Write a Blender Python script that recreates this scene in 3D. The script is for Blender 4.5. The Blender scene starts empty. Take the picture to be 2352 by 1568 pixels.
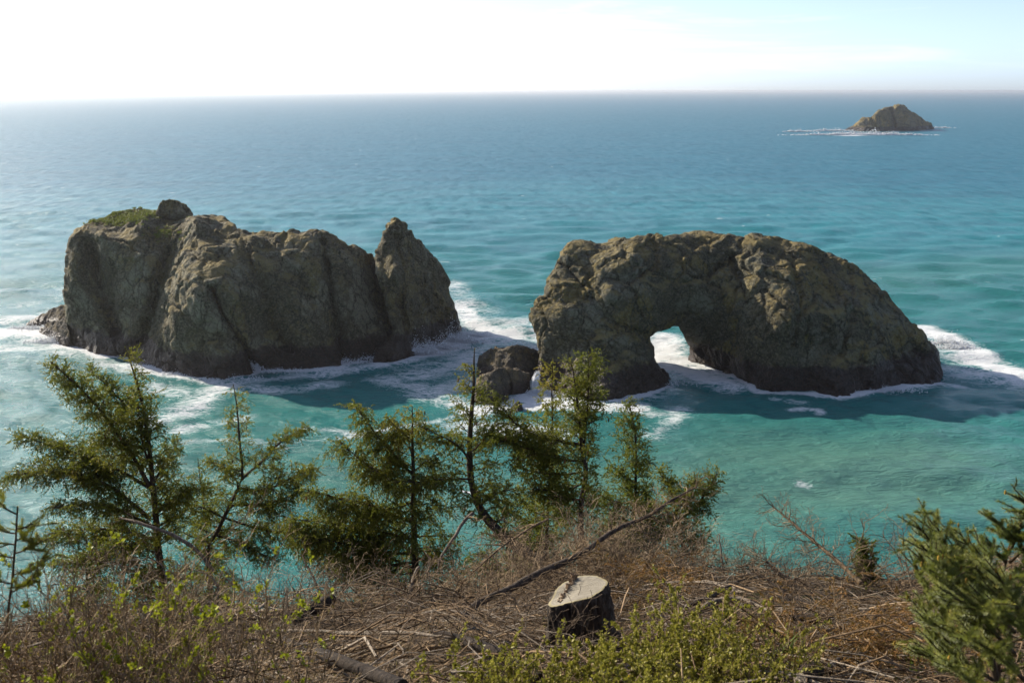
import bpy, math, random
import numpy as np

# ------------------------------------------------------------------ camera, sky, sun, exposure
sc = bpy.context.scene
col = sc.collection
CAM_H = 60.0
PITCH = math.radians(14.13)
cam_data = bpy.data.cameras.new('camera')
cam = bpy.data.objects.new('camera', cam_data)
col.objects.link(cam)
cam.location = (0, 0, CAM_H)
cam.rotation_euler = (math.pi / 2 - PITCH, 0, 0)
cam_data.lens = 35
cam_data.sensor_width = 36
cam_data.clip_start = 0.1
cam_data.clip_end = 60000
cam_data.dof.use_dof = True
cam_data.dof.focus_distance = 26
cam_data.dof.aperture_fstop = 6.5
sc.camera = cam

SUN_AZ = -54.0      # degrees, negative = left of the view direction
SUN_EL = 28.0
world = bpy.data.worlds.new('World')
sc.world = world
world.use_nodes = True
wt = world.node_tree
bg = wt.nodes['Background']
sky = wt.nodes.new('ShaderNodeTexSky')
sky.sky_type = 'NISHITA'
sky.sun_disc = False
sky.sun_elevation = math.radians(SUN_EL)
sky.sun_rotation = math.radians(SUN_AZ)
sky.air_density = 0.42
sky.dust_density = 0.8
sky.ozone_density = 2.6
bg.inputs['Strength'].default_value = 0.14

def wn(t, **kw):
    n = wt.nodes.new(t)
    for k, v in kw.items():
        setattr(n, k, v)
    return n
# thin streaks of cirrus over the whole sky
tc = wn('ShaderNodeTexCoord')
mp = wn('ShaderNodeMapping')
mp.inputs['Scale'].default_value = (1.6, 1.6, 16)
mp.inputs['Rotation'].default_value = (0.10, 0.05, 0.3)
wt.links.new(tc.outputs['Generated'], mp.inputs[0])
nz = wn('ShaderNodeTexNoise')
nz.inputs['Scale'].default_value = 2.3
nz.inputs['Detail'].default_value = 7
nz.inputs['Roughness'].default_value = 0.62
nz.inputs['Distortion'].default_value = 0.5
wt.links.new(mp.outputs[0], nz.inputs['Vector'])
rp = wn('ShaderNodeMapRange')
rp.inputs['From Min'].default_value = 0.52
rp.inputs['From Max'].default_value = 0.78
rp.inputs['To Min'].default_value = 0.2
rp.inputs['To Max'].default_value = 0.55
wt.links.new(nz.outputs[0], rp.inputs[0])
hsv = wn('ShaderNodeHueSaturation')
hsv.inputs['Saturation'].default_value = 0.12
hsv.inputs['Value'].default_value = 1.25
wt.links.new(sky.outputs[0], hsv.inputs['Color'])
mx = wn('ShaderNodeMixRGB')
wt.links.new(rp.outputs[0], mx.inputs[0])
wt.links.new(sky.outputs[0], mx.inputs[1])
wt.links.new(hsv.outputs[0], mx.inputs[2])
wt.links.new(mx.outputs[0], bg.inputs['Color'])

sun_data = bpy.data.lights.new('sun', 'SUN')
sun_data.energy = 4.6
sun_data.angle = math.radians(0.6)
sun_data.color = (1.0, 0.91, 0.76)
sun = bpy.data.objects.new('sun', sun_data)
col.objects.link(sun)
_a, _e = math.radians(SUN_AZ), math.radians(SUN_EL)
SUN_DIR = np.array([math.sin(_a) * math.cos(_e), math.cos(_a) * math.cos(_e), math.sin(_e)])
import mathutils
sun.rotation_euler = mathutils.Vector(SUN_DIR).to_track_quat('Z', 'Y').to_euler()
sun.location = (-80, 60, 120)

sc.view_settings.view_transform = 'Standard'
sc.view_settings.look = 'None'
sc.view_settings.exposure = 0.8
sc.view_settings.gamma = 1.0
sc.view_settings.use_curve_mapping = False
sc.render.engine = 'CYCLES'
sc.cycles.max_bounces = 6
sc.cycles.diffuse_bounces = 2
sc.cycles.glossy_bounces = 2
sc.cycles.transmission_bounces = 3
sc.cycles.transparent_max_bounces = 6
sc.cycles.volume_bounces = 0
sc.cycles.use_denoising = True
sc.cycles.adaptive_threshold = 0.02

# ------------------------------------------------------------------ helpers
rng = np.random.default_rng(7)
FV = 2560 * 35 / 36 * 2352 / 2560       # focal length in pixels of a 2352 x 1568 picture
CP, SP = math.cos(PITCH), math.sin(PITCH)

def ray(vx, vy):
    a = (np.asarray(vx, float) - 1176) / FV
    b = -(np.asarray(vy, float) - 784) / FV
    return np.stack([a + 0 * b, CP + b * SP + 0 * a, -SP + b * CP + 0 * a], -1)

def at(vx, vy, Y):
    """world point at horizontal distance Y in front of the viewpoint"""
    d = ray(vx, vy)
    t = np.asarray(Y, float) / d[..., 1]
    return d * t[..., None] + np.array([0, 0, CAM_H])

def sea_at(vx, vy, z=0.0):
    d = ray(vx, vy)
    t = (z - CAM_H) / d[..., 2]
    return d * t[..., None] + np.array([0, 0, CAM_H])

def project(P):
    q = P - np.array([0, 0, CAM_H])
    dep = q[..., 1] * CP - q[..., 2] * SP
    up = q[..., 1] * SP + q[..., 2] * CP
    dep = np.maximum(dep, 1e-3)
    return 1176 + FV * q[..., 0] / dep, 784 - FV * up / dep, dep

def hash3(ix, iy, iz, seed):
    h = (ix.astype(np.int64) * 374761393 + iy.astype(np.int64) * 668265263 + iz.astype(np.int64) * 2147483647 + seed * 974711) & 0xffffffff
    h = ((h ^ (h >> 13)) * 1274126177) & 0xffffffff
    h = ((h ^ (h >> 16)) * 2246822519) & 0xffffffff
    return ((h ^ (h >> 15)) & 0xffffff) / float(0xffffff)

def vnoise(P, seed=0):
    """value noise, 0..1"""
    f = np.floor(P)
    i = f.astype(np.int64)
    u = P - f
    u = u * u * u * (u * (u * 6 - 15) + 10)
    r = 0
    for dx in (0, 1):
        wx = u[..., 0] if dx else 1 - u[..., 0]
        for dy in (0, 1):
            wy = u[..., 1] if dy else 1 - u[..., 1]
            for dz in (0, 1):
                wz = u[..., 2] if dz else 1 - u[..., 2]
                r = r + wx * wy * wz * hash3(i[..., 0] + dx, i[..., 1] + dy, i[..., 2] + dz, seed)
    return r

def fbm(P, octaves=4, seed=0, gain=0.5, ridged=False):
    a, s, r = 1.0, 0.0, 0.0
    for o in range(octaves):
        n = vnoise(P * 2 ** o + 17.3 * o, seed + o)
        if ridged:
            n = 1 - np.abs(2 * n - 1)
        r = r + a * n
        s += a
        a *= gain
    return r / s

def voronoi(P, seed=0):
    """F1, F2, cell value and offset from the cell's seed"""
    i = np.floor(P).astype(np.int64)
    f1 = np.full(P.shape[:-1], 9.0)
    f2 = np.full(P.shape[:-1], 9.0)
    cid = np.zeros(P.shape[:-1])
    off = np.zeros(P.shape)
    for dx in (-1, 0, 1):
        for dy in (-1, 0, 1):
            for dz in (-1, 0, 1):
                a, b, c = i[..., 0] + dx, i[..., 1] + dy, i[..., 2] + dz
                hx = hash3(a, b, c, seed)
                q = P - np.stack([a + hx, b + hash3(a, b, c, seed + 1), c + hash3(a, b, c, seed + 2)], -1)
                d = np.sqrt((q * q).sum(-1))
                m = d < f1
                f2 = np.where(m, f1, np.minimum(f2, d))
                cid = np.where(m, hx, cid)
                f1 = np.where(m, d, f1)
                off = np.where(m[..., None], q, off)
    return f1, f2, cid, off

def smax(a, b, k):
    h = np.clip(0.5 - 0.5 * (b - a) / k, 0, 1)
    return b * (1 - h) + a * h + k * h * (1 - h)

def sstep(a, b, x):
    t = np.clip((x - a) / (b - a), 0, 1)
    return t * t * (3 - 2 * t)

def tag(o, label=None, category=None, group=None, kind=None):
    for k, v in (('label', label), ('category', category), ('group', group), ('kind', kind)):
        if v:
            o[k] = v
    return o

def empty(name, loc, **kw):
    o = bpy.data.objects.new(name, None)
    o.empty_display_size = 0.3
    col.objects.link(o)
    o.location = tuple(float(c) for c in loc)
    return tag(o, **kw)

def mesh_obj(name, V, faces, mat, parent=None, attrs=None, smooth=True, mats=None, midx=None):
    """faces: list of int arrays (n,3) or (n,4); V is in world space"""
    V = np.asarray(V, np.float64)
    faces = [np.asarray(f, np.int32) for f in faces if len(f)]
    org = V.mean(0) if parent is None else np.array(parent.matrix_world.translation if parent.parent is None else (0, 0, 0), float)
    if parent is not None:
        org = ORIGIN[parent.name]
    else:
        org = np.array([V[:, 0].mean(), V[:, 1].mean(), V[:, 2].min()])
    me = bpy.data.meshes.new(name)
    nl = sum(f.size for f in faces)
    nf = sum(len(f) for f in faces)
    me.vertices.add(len(V))
    me.vertices.foreach_set('co', (V - org).astype(np.float32).ravel())
    me.loops.add(nl)
    me.loops.foreach_set('vertex_index', np.concatenate([f.ravel() for f in faces]))
    me.polygons.add(nf)
    tot = np.concatenate([np.full(len(f), f.shape[1], np.int32) for f in faces])
    me.polygons.foreach_set('loop_start', np.concatenate([[0], np.cumsum(tot)[:-1]]).astype(np.int32))
    if smooth:
        me.polygons.foreach_set('use_smooth', np.ones(nf, bool))
    for m in (mats or [mat]):
        me.materials.append(m)
    if midx is not None:
        me.polygons.foreach_set('material_index', np.asarray(midx, np.int32))
    for k, a in (attrs or {}).items():
        at_ = me.attributes.new(k, 'FLOAT', 'POINT')
        at_.data.foreach_set('value', np.asarray(a, np.float32))
    me.update(calc_edges=True)
    me.validate()
    o = bpy.data.objects.new(name, me)
    col.objects.link(o)
    if parent is None:
        o.location = tuple(org)
    else:
        o.parent = parent
    ORIGIN[o.name] = org
    return o
ORIGIN = {}

def thing(name, loc, label, category, group=None):
    o = empty(name, loc, label=label, category=category, group=group)
    ORIGIN[o.name] = np.array(loc, float)
    return o

class MB:
    """collects pieces of one mesh"""
    def __init__(self):
        self.V, self.F3, self.F4, self.T, self.n = [], [], [], [], 0
    def add(self, V, F3=None, F4=None, tint=0.5):
        V = np.asarray(V, float).reshape(-1, 3)
        self.V.append(V)
        if F3 is not None and len(F3):
            self.F3.append(np.asarray(F3) + self.n)
        if F4 is not None and len(F4):
            self.F4.append(np.asarray(F4) + self.n)
        self.T.append(np.broadcast_to(np.asarray(tint, float), (len(V),)))
        self.n += len(V)
    def build(self, name, mat, parent=None, smooth=True):
        F = []
        if self.F3:
            F.append(np.concatenate(self.F3))
        if self.F4:
            F.append(np.concatenate(self.F4))
        return mesh_obj(name, np.concatenate(self.V), F, mat, parent, {'tint': np.concatenate(self.T)}, smooth)

def frames(P):
    """P (N,K,3) -> tangent, two normals"""
    T = np.gradient(P, axis=1)
    T /= np.linalg.norm(T, axis=-1, keepdims=True) + 1e-9
    ref = np.where(np.abs(T[..., 2:3]) > 0.92, np.array([1., 0.1, 0]), np.array([0.05, 0.0, 1.]))
    A = np.cross(T, ref)
    A /= np.linalg.norm(A, axis=-1, keepdims=True) + 1e-9
    return T, A, np.cross(T, A)

def tubes(mb, P, R, sides=3, tint=0.5, cap=False):
    """P (N,K,3), R (N,K) -> tubes added to mb"""
    P = np.asarray(P, float)
    R = np.asarray(R, float)
    if P.ndim == 2:
        P, R = P[None], R[None]
    N, K = P.shape[:2]
    T, A, B = frames(P)
    ang = np.arange(sides) * 2 * math.pi / sides
    V = P[:, :, None] + R[:, :, None, None] * (np.cos(ang)[:, None] * A[:, :, None] + np.sin(ang)[:, None] * B[:, :, None])
    idx = np.arange(N * K * sides).reshape(N, K, sides)
    nx = np.roll(idx, -1, 2)
    if sides == 2:      # the finest twigs: a narrow strip
        idx, nx = idx[..., :1], nx[..., :1]
    F = np.stack([idx[:, :-1], nx[:, :-1], nx[:, 1:], idx[:, 1:]], -1).reshape(-1, 4)
    tint = np.asarray(tint, float)
    if tint.ndim == 1:
        tint = np.repeat(tint, K * sides)
    mb.add(V.reshape(-1, 3), None, F, tint)
    if cap:
        for j in (0, K - 1):
            ring = idx[:, j]
            ctr = P[:, j]
            base = mb.n
            mb.add(np.concatenate([V[:, j].reshape(-1, 3), ctr]), None, None, 0.5)
            a = base + np.arange(N * sides).reshape(N, sides)
            c = base + N * sides + np.arange(N)[:, None] + 0 * a
            mb.F3.append(np.stack([a, np.roll(a, -1, 1), c], -1).reshape(-1, 3))

def resample(pts, n, jitter=0.0, r=None):
    """smooth curve through points (Catmull-Rom), n samples"""
    pts = np.asarray(pts, float)
    if len(pts) == 2:
        pts = np.stack([pts[0], (pts[0] + pts[1]) / 2, pts[1]])
    e = np.concatenate([[2 * pts[0] - pts[1]], pts, [2 * pts[-1] - pts[-2]]])
    s = np.concatenate([[0], np.cumsum(np.linalg.norm(np.diff(pts, axis=0), axis=1))])
    u = np.linspace(0, s[-1], n)
    k = np.clip(np.searchsorted(s, u, 'right') - 1, 0, len(pts) - 2)
    t = ((u - s[k]) / (s[k + 1] - s[k] + 1e-9))[:, None]
    p0, p1, p2, p3 = e[k], e[k + 1], e[k + 2], e[k + 3]
    out = 0.5 * ((2 * p1) + (-p0 + p2) * t + (2 * p0 - 5 * p1 + 4 * p2 - p3) * t ** 2 + (-p0 + 3 * p1 - 3 * p2 + p3) * t ** 3)
    if jitter:
        g = (r or rng).normal(size=out.shape)
        g[1:-1] = (g[:-2] + g[1:-1] * 2 + g[2:]) / 4
        g[0] = 0
        out = out + g * jitter
    return out

# ------------------------------------------------------------------ materials
class NT:
    def __init__(self, name):
        self.m = bpy.data.materials.new(name)
        self.m.use_nodes = True
        self.t = self.m.node_tree
        self.p = self.t.nodes['Principled BSDF']
        self.out = self.t.nodes['Material Output']
        self._c = None
    def n(self, ty, **kw):
        n = self.t.nodes.new('ShaderNode' + ty)
        for k, v in kw.items():
            if isinstance(k, str) and k.startswith('i_'):
                n.inputs[k[2:].replace('_', ' ')].default_value = v
            else:
                setattr(n, k, v)
        return n
    def l(self, a, b):
        self.t.links.new(a, b)
    def set(self, sock, v):
        if isinstance(v, bpy.types.NodeSocket):
            self.l(v, sock)
        else:
            sock.default_value = v
    @property
    def pos(self):
        if self._c is None:
            self._c = self.n('NewGeometry')
        return self._c.outputs['Position']
    def sep(self, v):
        s = self.n('SeparateXYZ')
        self.l(v, s.inputs[0])
        return s.outputs
    def attr(self, name):
        return self.n('Attribute', attribute_name=name).outputs['Fac']
    def scaled(self, v, s, rot=(0, 0, 0), loc=(0, 0, 0)):
        m = self.n('Mapping')
        m.inputs['Scale'].default_value = s
        m.inputs['Rotation'].default_value = rot
        m.inputs['Location'].default_value = loc
        self.l(v, m.inputs[0])
        return m.outputs[0]
    def noise(self, v, scale, detail=4, rough=0.55, dist=0.0, ridged=False):
        n = self.n('TexNoise', i_Scale=scale, i_Detail=detail, i_Roughness=rough, i_Distortion=dist)
        self.l(v, n.inputs['Vector'])
        return n.outputs[0]
    def voro(self, v, scale, feature='F1', rand=1.0):
        n = self.n('TexVoronoi', feature=feature, i_Scale=scale, i_Randomness=rand)
        self.l(v, n.inputs['Vector'])
        return n.outputs['Distance']
    def rng(self, v, a, b, c=0.0, d=1.0, smooth=True):
        n = self.n('MapRange', interpolation_type='SMOOTHSTEP' if smooth else 'LINEAR')
        self.l(v, n.inputs[0])
        for i, q in zip((1, 2, 3, 4), (a, b, c, d)):
            self.set(n.inputs[i], q)
        return n.outputs[0]
    def math(self, op, a, b=0.0, clamp=False):
        n = self.n('Math', operation=op, use_clamp=clamp)
        self.set(n.inputs[0], a)
        self.set(n.inputs[1], b)
        return n.outputs[0]
    def mix(self, f, a, b, mode='MIX'):
        n = self.n('MixRGB', blend_type=mode)
        self.set(n.inputs[0], f)
        for s, v in ((n.inputs[1], a), (n.inputs[2], b)):
            self.set(s, v if isinstance(v, bpy.types.NodeSocket) else (*v, 1))
        return n.outputs[0]
    def ramp(self, f, stops):
        n = self.n('ValToRGB')
        self.l(f, n.inputs[0])
        cr = n.color_ramp
        while len(cr.elements) < len(stops):
            cr.elements.new(0.5)
        for e, (p, c) in zip(cr.elements, stops):
            e.position = p
            e.color = (*c, 1)
        return n.outputs[0]
    def bump(self, h, strength=0.5, dist=0.1, normal=None):
        n = self.n('Bump', i_Distance=dist)
        self.set(n.inputs['Strength'], strength)
        self.l(h, n.inputs['Height'])
        if normal is not None:
            self.l(normal, n.inputs['Normal'])
        return n.outputs[0]
    def finish(self, color, rough=0.8, normal=None, **kw):
        self.set(self.p.inputs['Base Color'], color if isinstance(color, bpy.types.NodeSocket) else (*color, 1))
        self.set(self.p.inputs['Roughness'], rough)
        if normal is not None:
            self.l(normal, self.p.inputs['Normal'])
        for k, v in kw.items():
            self.set(self.p.inputs[k.replace('_', ' ')], v)
        return self.m

def rock_material(name, olive, grey, ochre, k=1.0, grass=False, guano=0.0, wet=3.0):
    """k: size of features, larger for larger rocks"""
    b = NT(name)
    v = b.pos
    n1 = b.noise(v, 0.075 / k, 6, 0.62, 1.2)
    n2 = b.noise(v, 0.35 / k, 6, 0.65, 0.4)
    n3 = b.noise(v, 2.2 / k, 5, 0.65)
    c = b.mix(b.rng(n2, 0.36, 0.66), olive, tuple(x * 0.62 for x in olive))
    c = b.mix(b.rng(n1, 0.47, 0.60), c, grey)
    och = b.math('MULTIPLY', b.rng(b.noise(b.scaled(v, (1, 1, 0.8), loc=(31, 7, 3)), 0.11 / k, 6, 0.7, 0.8), 0.5, 0.6), 0.85)
    c = b.mix(och, c, ochre)
    # cracks
    warp = b.n('VectorMath', operation='ADD')
    wn_ = b.n('TexNoise', i_Scale=0.5 / k, i_Detail=4)
    b.l(v, wn_.inputs['Vector'])
    sc_ = b.n('VectorMath', operation='SCALE', i_Scale=2.4 * k)
    b.l(wn_.outputs[1], sc_.inputs[0])
    b.l(v, warp.inputs[0])
    b.l(sc_.outputs[0], warp.inputs[1])
    wv = warp.outputs[0]
    cr1 = b.voro(b.scaled(wv, (1, 1, 0.6), rot=(0.3, 0.5, 0.2)), 0.24 / k, 'DISTANCE_TO_EDGE')
    cr2 = b.voro(b.scaled(wv, (1, 1, 0.7), rot=(0.1, -0.4, 0.7)), 0.75 / k, 'DISTANCE_TO_EDGE')
    crack = b.math('MULTIPLY', b.rng(cr1, 0.008, 0.085), b.rng(cr2, 0.0, 0.11, 0.3, 1.0))
    c = b.mix(crack, tuple(x * 0.45 for x in olive), c)
    c = b.mix(b.rng(n3, 0.42, 0.75, 0.0, 0.6), c, tuple(x * 1.5 for x in grey))
    z = b.sep(v)[2]
    if guano:
        c = b.mix(b.math('MULTIPLY', b.rng(b.noise(v, 1.1 / k, 6, 0.75), 0.6, 0.72), b.rng(z, 14, 26, 0, guano)), c, (0.42, 0.41, 0.38))
    nz_ = b.sep(b._c.outputs['Normal'])[2]
    if grass:
        # thin turf and lichen where the rock lies flat
        g = b.math('MULTIPLY', b.rng(nz_, 0.35, 0.8), b.rng(b.noise(v, 0.22 / k, 6, 0.7), 0.42, 0.6))
        c = b.mix(b.math('MULTIPLY', g, 0.85), c, (0.215, 0.165, 0.062))
    wl = b.math('ADD', z, b.math('MULTIPLY', b.noise(v, 0.5 / k, 5, 0.6), -3.0 * wet / 3.0))
    wetm = b.rng(wl, wet - 1.6, wet - 0.5, 1.0, 0.0)
    c = b.mix(b.math('MULTIPLY', wetm, 0.93), c, b.mix(b.rng(n3, 0.35, 0.65), (0.016, 0.011, 0.009), (0.050, 0.027, 0.020)))
    h = b.math('ADD', b.noise(v, 0.9 / k, 6, 0.72), b.math('MULTIPLY', b.voro(wv, 0.75 / k, 'DISTANCE_TO_EDGE'), 0.9))
    nrm = b.bump(h, 0.9, 1.0 * k)
    return b.finish(c, b.rng(wetm, 0, 1, 0.88, 0.42), nrm, Specular_IOR_Level=0.3)

# ------------------------------------------------------------------ sea stacks: sculpted solids
def surface_nets(S, org, h):
    ins = S < 0
    a = ins[:-1, :-1, :-1]
    act = np.zeros(a.shape, bool)
    for dx in (0, 1):
        for dy in (0, 1):
            for dz in (0, 1):
                act |= ins[dx:dx + a.shape[0], dy:dy + a.shape[1], dz:dz + a.shape[2]] != a
    ci = np.argwhere(act)
    cid = np.full(a.shape, -1, np.int64)
    cid[act] = np.arange(len(ci))
    cor = np.array([(x, y, z) for x in (0, 1) for y in (0, 1) for z in (0, 1)])
    val = np.stack([S[ci[:, 0] + c[0], ci[:, 1] + c[1], ci[:, 2] + c[2]] for c in cor], 1)
    acc = np.zeros((len(ci), 3))
    cnt = np.zeros(len(ci))
    for i in range(8):
        for j in range(i + 1, 8):
            if np.abs(cor[i] - cor[j]).sum() == 1:
                m = (val[:, i] < 0) != (val[:, j] < 0)
                t = val[m, i] / (val[m, i] - val[m, j])
                acc[m] += cor[i] + t[:, None] * (cor[j] - cor[i])
                cnt[m] += 1
    V = org + h * (ci + acc / cnt[:, None])
    Q = []
    for ax in range(3):
        b, c = [(1, 2), (2, 0), (0, 1)][ax]
        lo = [slice(None)] * 3
        hi = [slice(None)] * 3
        lo[ax], hi[ax] = slice(0, -1), slice(1, None)
        d = ins[tuple(lo)] != ins[tuple(hi)]
        e = np.argwhere(d)
        e = e[(e[:, b] > 0) & (e[:, c] > 0) & (e[:, b] < S.shape[b] - 1) & (e[:, c] < S.shape[c] - 1)]
        def cell(db, dc):
            q = e.copy()
            q[:, b] -= db
            q[:, c] -= dc
            return cid[q[:, 0], q[:, 1], q[:, 2]]
        q = np.stack([cell(1, 1), cell(0, 1), cell(0, 0), cell(1, 0)], 1)
        flip = ~ins[e[:, 0], e[:, 1], e[:, 2]]
        q[flip] = q[flip][:, ::-1]
        Q.append(q)
    return V, np.concatenate(Q)

def poly_sdf(X, Y, poly):
    poly = np.asarray(poly, float)
    d = np.full(X.shape, 1e9)
    ins = np.zeros(X.shape, bool)
    for (x0, y0), (x1, y1) in zip(poly, np.roll(poly, -1, 0)):
        ex, ey = x1 - x0, y1 - y0
        t = np.clip(((X - x0) * ex + (Y - y0) * ey) / (ex * ex + ey * ey + 1e-9), 0, 1)
        d = np.minimum(d, (X - x0 - t * ex) ** 2 + (Y - y0 - t * ey) ** 2)
        c = (y0 > Y) != (y1 > Y)
        ins ^= c & (X < (x1 - x0) * (Y - y0) / (y1 - y0 + 1e-12) + x0)
    return np.where(ins, -1, 1) * np.sqrt(d)

def line_dist(X, Y, pts):
    d = np.full(X.shape, 1e9)
    pts = np.asarray(pts, float)
    for (x0, y0), (x1, y1) in zip(pts[:-1], pts[1:]):
        ex, ey = x1 - x0, y1 - y0
        t = np.clip(((X - x0) * ex + (Y - y0) * ey) / (ex * ex + ey * ey + 1e-9), 0, 1)
        d = np.minimum(d, (X - x0 - t * ex) ** 2 + (Y - y0 - t * ey) ** 2)
    return np.sqrt(d)

def rbf(C, GX, GY):
    C = np.asarray(C, float)
    n = len(C)
    D = np.hypot(C[:, None, 0] - C[None, :, 0], C[:, None, 1] - C[None, :, 1])
    A = np.zeros((n + 3, n + 3))
    A[:n, :n] = D - 3.0 * np.eye(n)
    s = 1 / 300.0
    A[:n, n:] = np.stack([np.ones(n), C[:, 0] * s, C[:, 1] * s], 1)
    A[n:, :n] = A[:n, n:].T
    w = np.linalg.solve(A, np.concatenate([C[:, 2], [0, 0, 0]]))
    out = w[n] + w[n + 1] * GX * s + w[n + 2] * GY * s
    for i in range(n):
        out = out + w[i] * np.hypot(GX - C[i, 0], GY - C[i, 1])
    return out

def bil(G, x0, y0, st, X, Y):
    u = np.clip((X - x0) / st, 0, G.shape[1] - 1.001)
    v = np.clip((Y - y0) / st, 0, G.shape[0] - 1.001)
    i, j = u.astype(int), v.astype(int)
    a, b = u - i, v - j
    return (G[j, i] * (1 - a) + G[j, i + 1] * a) * (1 - b) + (G[j + 1, i] * (1 - a) + G[j + 1, i + 1] * a) * b

def sculpt(poly, water, ctrl=(), bumps=(), creases=(), lean=14.0, thick=26.0, thick_px=130.0, voxel=0.4,
           rnd=2.2, k=1.0, seed=1, zmin=-1.6, px=2.0, block=0.85, base=1.2):
    """A rock from its outline, its water line and its relief; everything is turned into metres."""
    poly = np.asarray(poly, float)
    water = np.asarray(water, float)
    x0, y0 = poly.min(0) - 24 * px
    x1, y1 = poly.max(0) + 24 * px
    GX, GY = np.meshgrid(np.arange(x0, x1, px), np.arange(y0, y1, px))
    sil = poly_sdf(GX, GY, poly)
    Yw = sea_at(water[:, 0], water[:, 1])[:, 1]
    C = [(vx, vy, Y) for (vx, vy), Y in zip(water, Yw)] + [(vx, vy + 40 * px, Y + 1) for (vx, vy), Y in zip(water, Yw)]
    top = []
    for vx, vy in water:
        g = GY[:, 0][sil[:, int(np.clip((vx - x0) / px, 0, sil.shape[1] - 1))] < 0]
        top.append(g.min() if len(g) else vy)
    if lean is not None:
        for (vx, vy), Y, t in zip(water[::2], Yw[::2], top[::2]):
            for f in (0.3, 0.62, 0.95):
                C.append((vx, vy + (t - vy) * f, Y + lean * f ** 1.5))
    C += [tuple(c) for c in ctrl]
    YF = rbf(C, GX, GY)
    for cx, cy, rx, ry, dY, an in bumps:
        ca, sa = math.cos(math.radians(an)), math.sin(math.radians(an))
        u = ((GX - cx) * ca + (GY - cy) * sa) / rx
        v = (-(GX - cx) * sa + (GY - cy) * ca) / ry
        YF = YF + dY * np.exp(-(u * u + v * v) ** 1.3)
    for pts, w, dep in creases:
        d = line_dist(GX, GY, pts) / w
        YF = YF + dep * np.exp(-d ** 1.3)
    YB = YF + 3 * k + thick * np.sqrt(np.clip(-sil / thick_px, 0, 1))
    m = sil < 0
    Ymin, Ymax = YF[m].min() - 3 * k, YB[m].max() + 3 * k
    ymid = float(np.median(YF[m]))
    P0 = at(x0, y1, Ymax)
    P1 = at(x1, y0, Ymax)
    xs = np.arange(min(P0[0], at(x0, y1, Ymin)[0]), max(P1[0], at(x1, y0, Ymin)[0]), voxel)
    ys = np.arange(Ymin, Ymax, voxel)
    zs = np.arange(zmin, at((x0 + x1) / 2, poly[:, 1].min(), float(np.percentile(YF[m], 5)))[2] + 2 * k, voxel)
    P = np.stack(np.meshgrid(xs, ys, zs, indexing='ij'), -1)
    vx, vy, dep = project(P)
    s = bil(sil, x0, y0, px, vx, vy) * dep / FV
    f = (bil(YF, x0, y0, px, vx, vy) - P[..., 1]) * 0.8
    b = (P[..., 1] - bil(YB, x0, y0, px, vx, vy)) * 0.8
    S = smax(smax(s - 0.25 * k, f, rnd), b, rnd * 1.3)
    band = np.abs(S) < 3.2 * k
    Q = P[band]
    nse = (fbm(Q / (11 * k), 3, seed) - 0.5) * base * 2.2 * k + (fbm(Q / (4.5 * k), 2, seed + 9) - 0.5) * base * 0.9 * k
    S[band] += nse
    del P
    S[:, :, 0] = np.maximum(S[:, :, 0], 0.05)
    V, F = surface_nets(S, np.array([xs[0], ys[0], zs[0]]), voxel)
    # normals and fine relief
    for it in range(2):
        n = np.zeros_like(V)
        fn = np.cross(V[F[:, 2]] - V[F[:, 0]], V[F[:, 3]] - V[F[:, 1]])
        for j in range(4):
            for a in range(3):
                n[:, a] += np.bincount(F[:, j], fn[:, a], len(V))
        n /= np.linalg.norm(n, axis=1, keepdims=True) + 1e-9
        if it == 0:
            R = np.array([[0.86, 0.2, 0.3], [-0.3, 0.9, 0.2], [-0.1, -0.35, 0.62]])
            W = V @ R.T + (np.stack([fbm(V / (5 * k), 2, seed + 20 + a) for a in range(3)], 1) - 0.5) * 5 * k
            d = 0
            for size, tilt, step, cut, sd in ((7.0, 0.12, 0.30, 0.75, 3), (2.7, 0.17, 0.22, 0.25, 5)):
                # fracture blocks: every block ends in its own tilted plane
                f1, f2, c, off = voronoi(W / (size * k), seed + sd)
                g = np.stack([np.sin(c * 91.7), np.sin(c * 57.3 + 1), np.sin(c * 33.1 + 2)], -1)
                edge = f2 - f1
                d = d + ((off * g).sum(-1) * tilt * size + (c - 0.5) * step) * sstep(0.0, 0.10, edge) - cut * np.exp(-(edge / 0.045) ** 2)
            d = d * block + (fbm(V / (1.3 * k), 3, seed + 7) - 0.5) * 0.4
            V = V + n * (d * k)[:, None]
    return V, F, n

ROCK_A = rock_material('stack_rock', (0.086, 0.070, 0.034), (0.205, 0.182, 0.118), (0.158, 0.118, 0.036), 1.0, True, 0.6, 4.2)
ROCK_B = rock_material('arch_rock_stone', (0.080, 0.068, 0.036), (0.155, 0.143, 0.097), (0.175, 0.126, 0.031), 1.0, True, 0.35, 4.2)
ROCK_W = rock_material('wave_worn_rock', (0.10, 0.078, 0.052), (0.13, 0.11, 0.082), (0.19, 0.135, 0.052), 0.5, False, 0.0, 2.2)
ROCK_I = rock_material('island_rock', (0.16, 0.125, 0.055), (0.18, 0.155, 0.095), (0.30, 0.20, 0.045), 3.5, True, 0.0, 5.0)  # sunlit gold of the island's slopes is put into these rock colours

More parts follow.
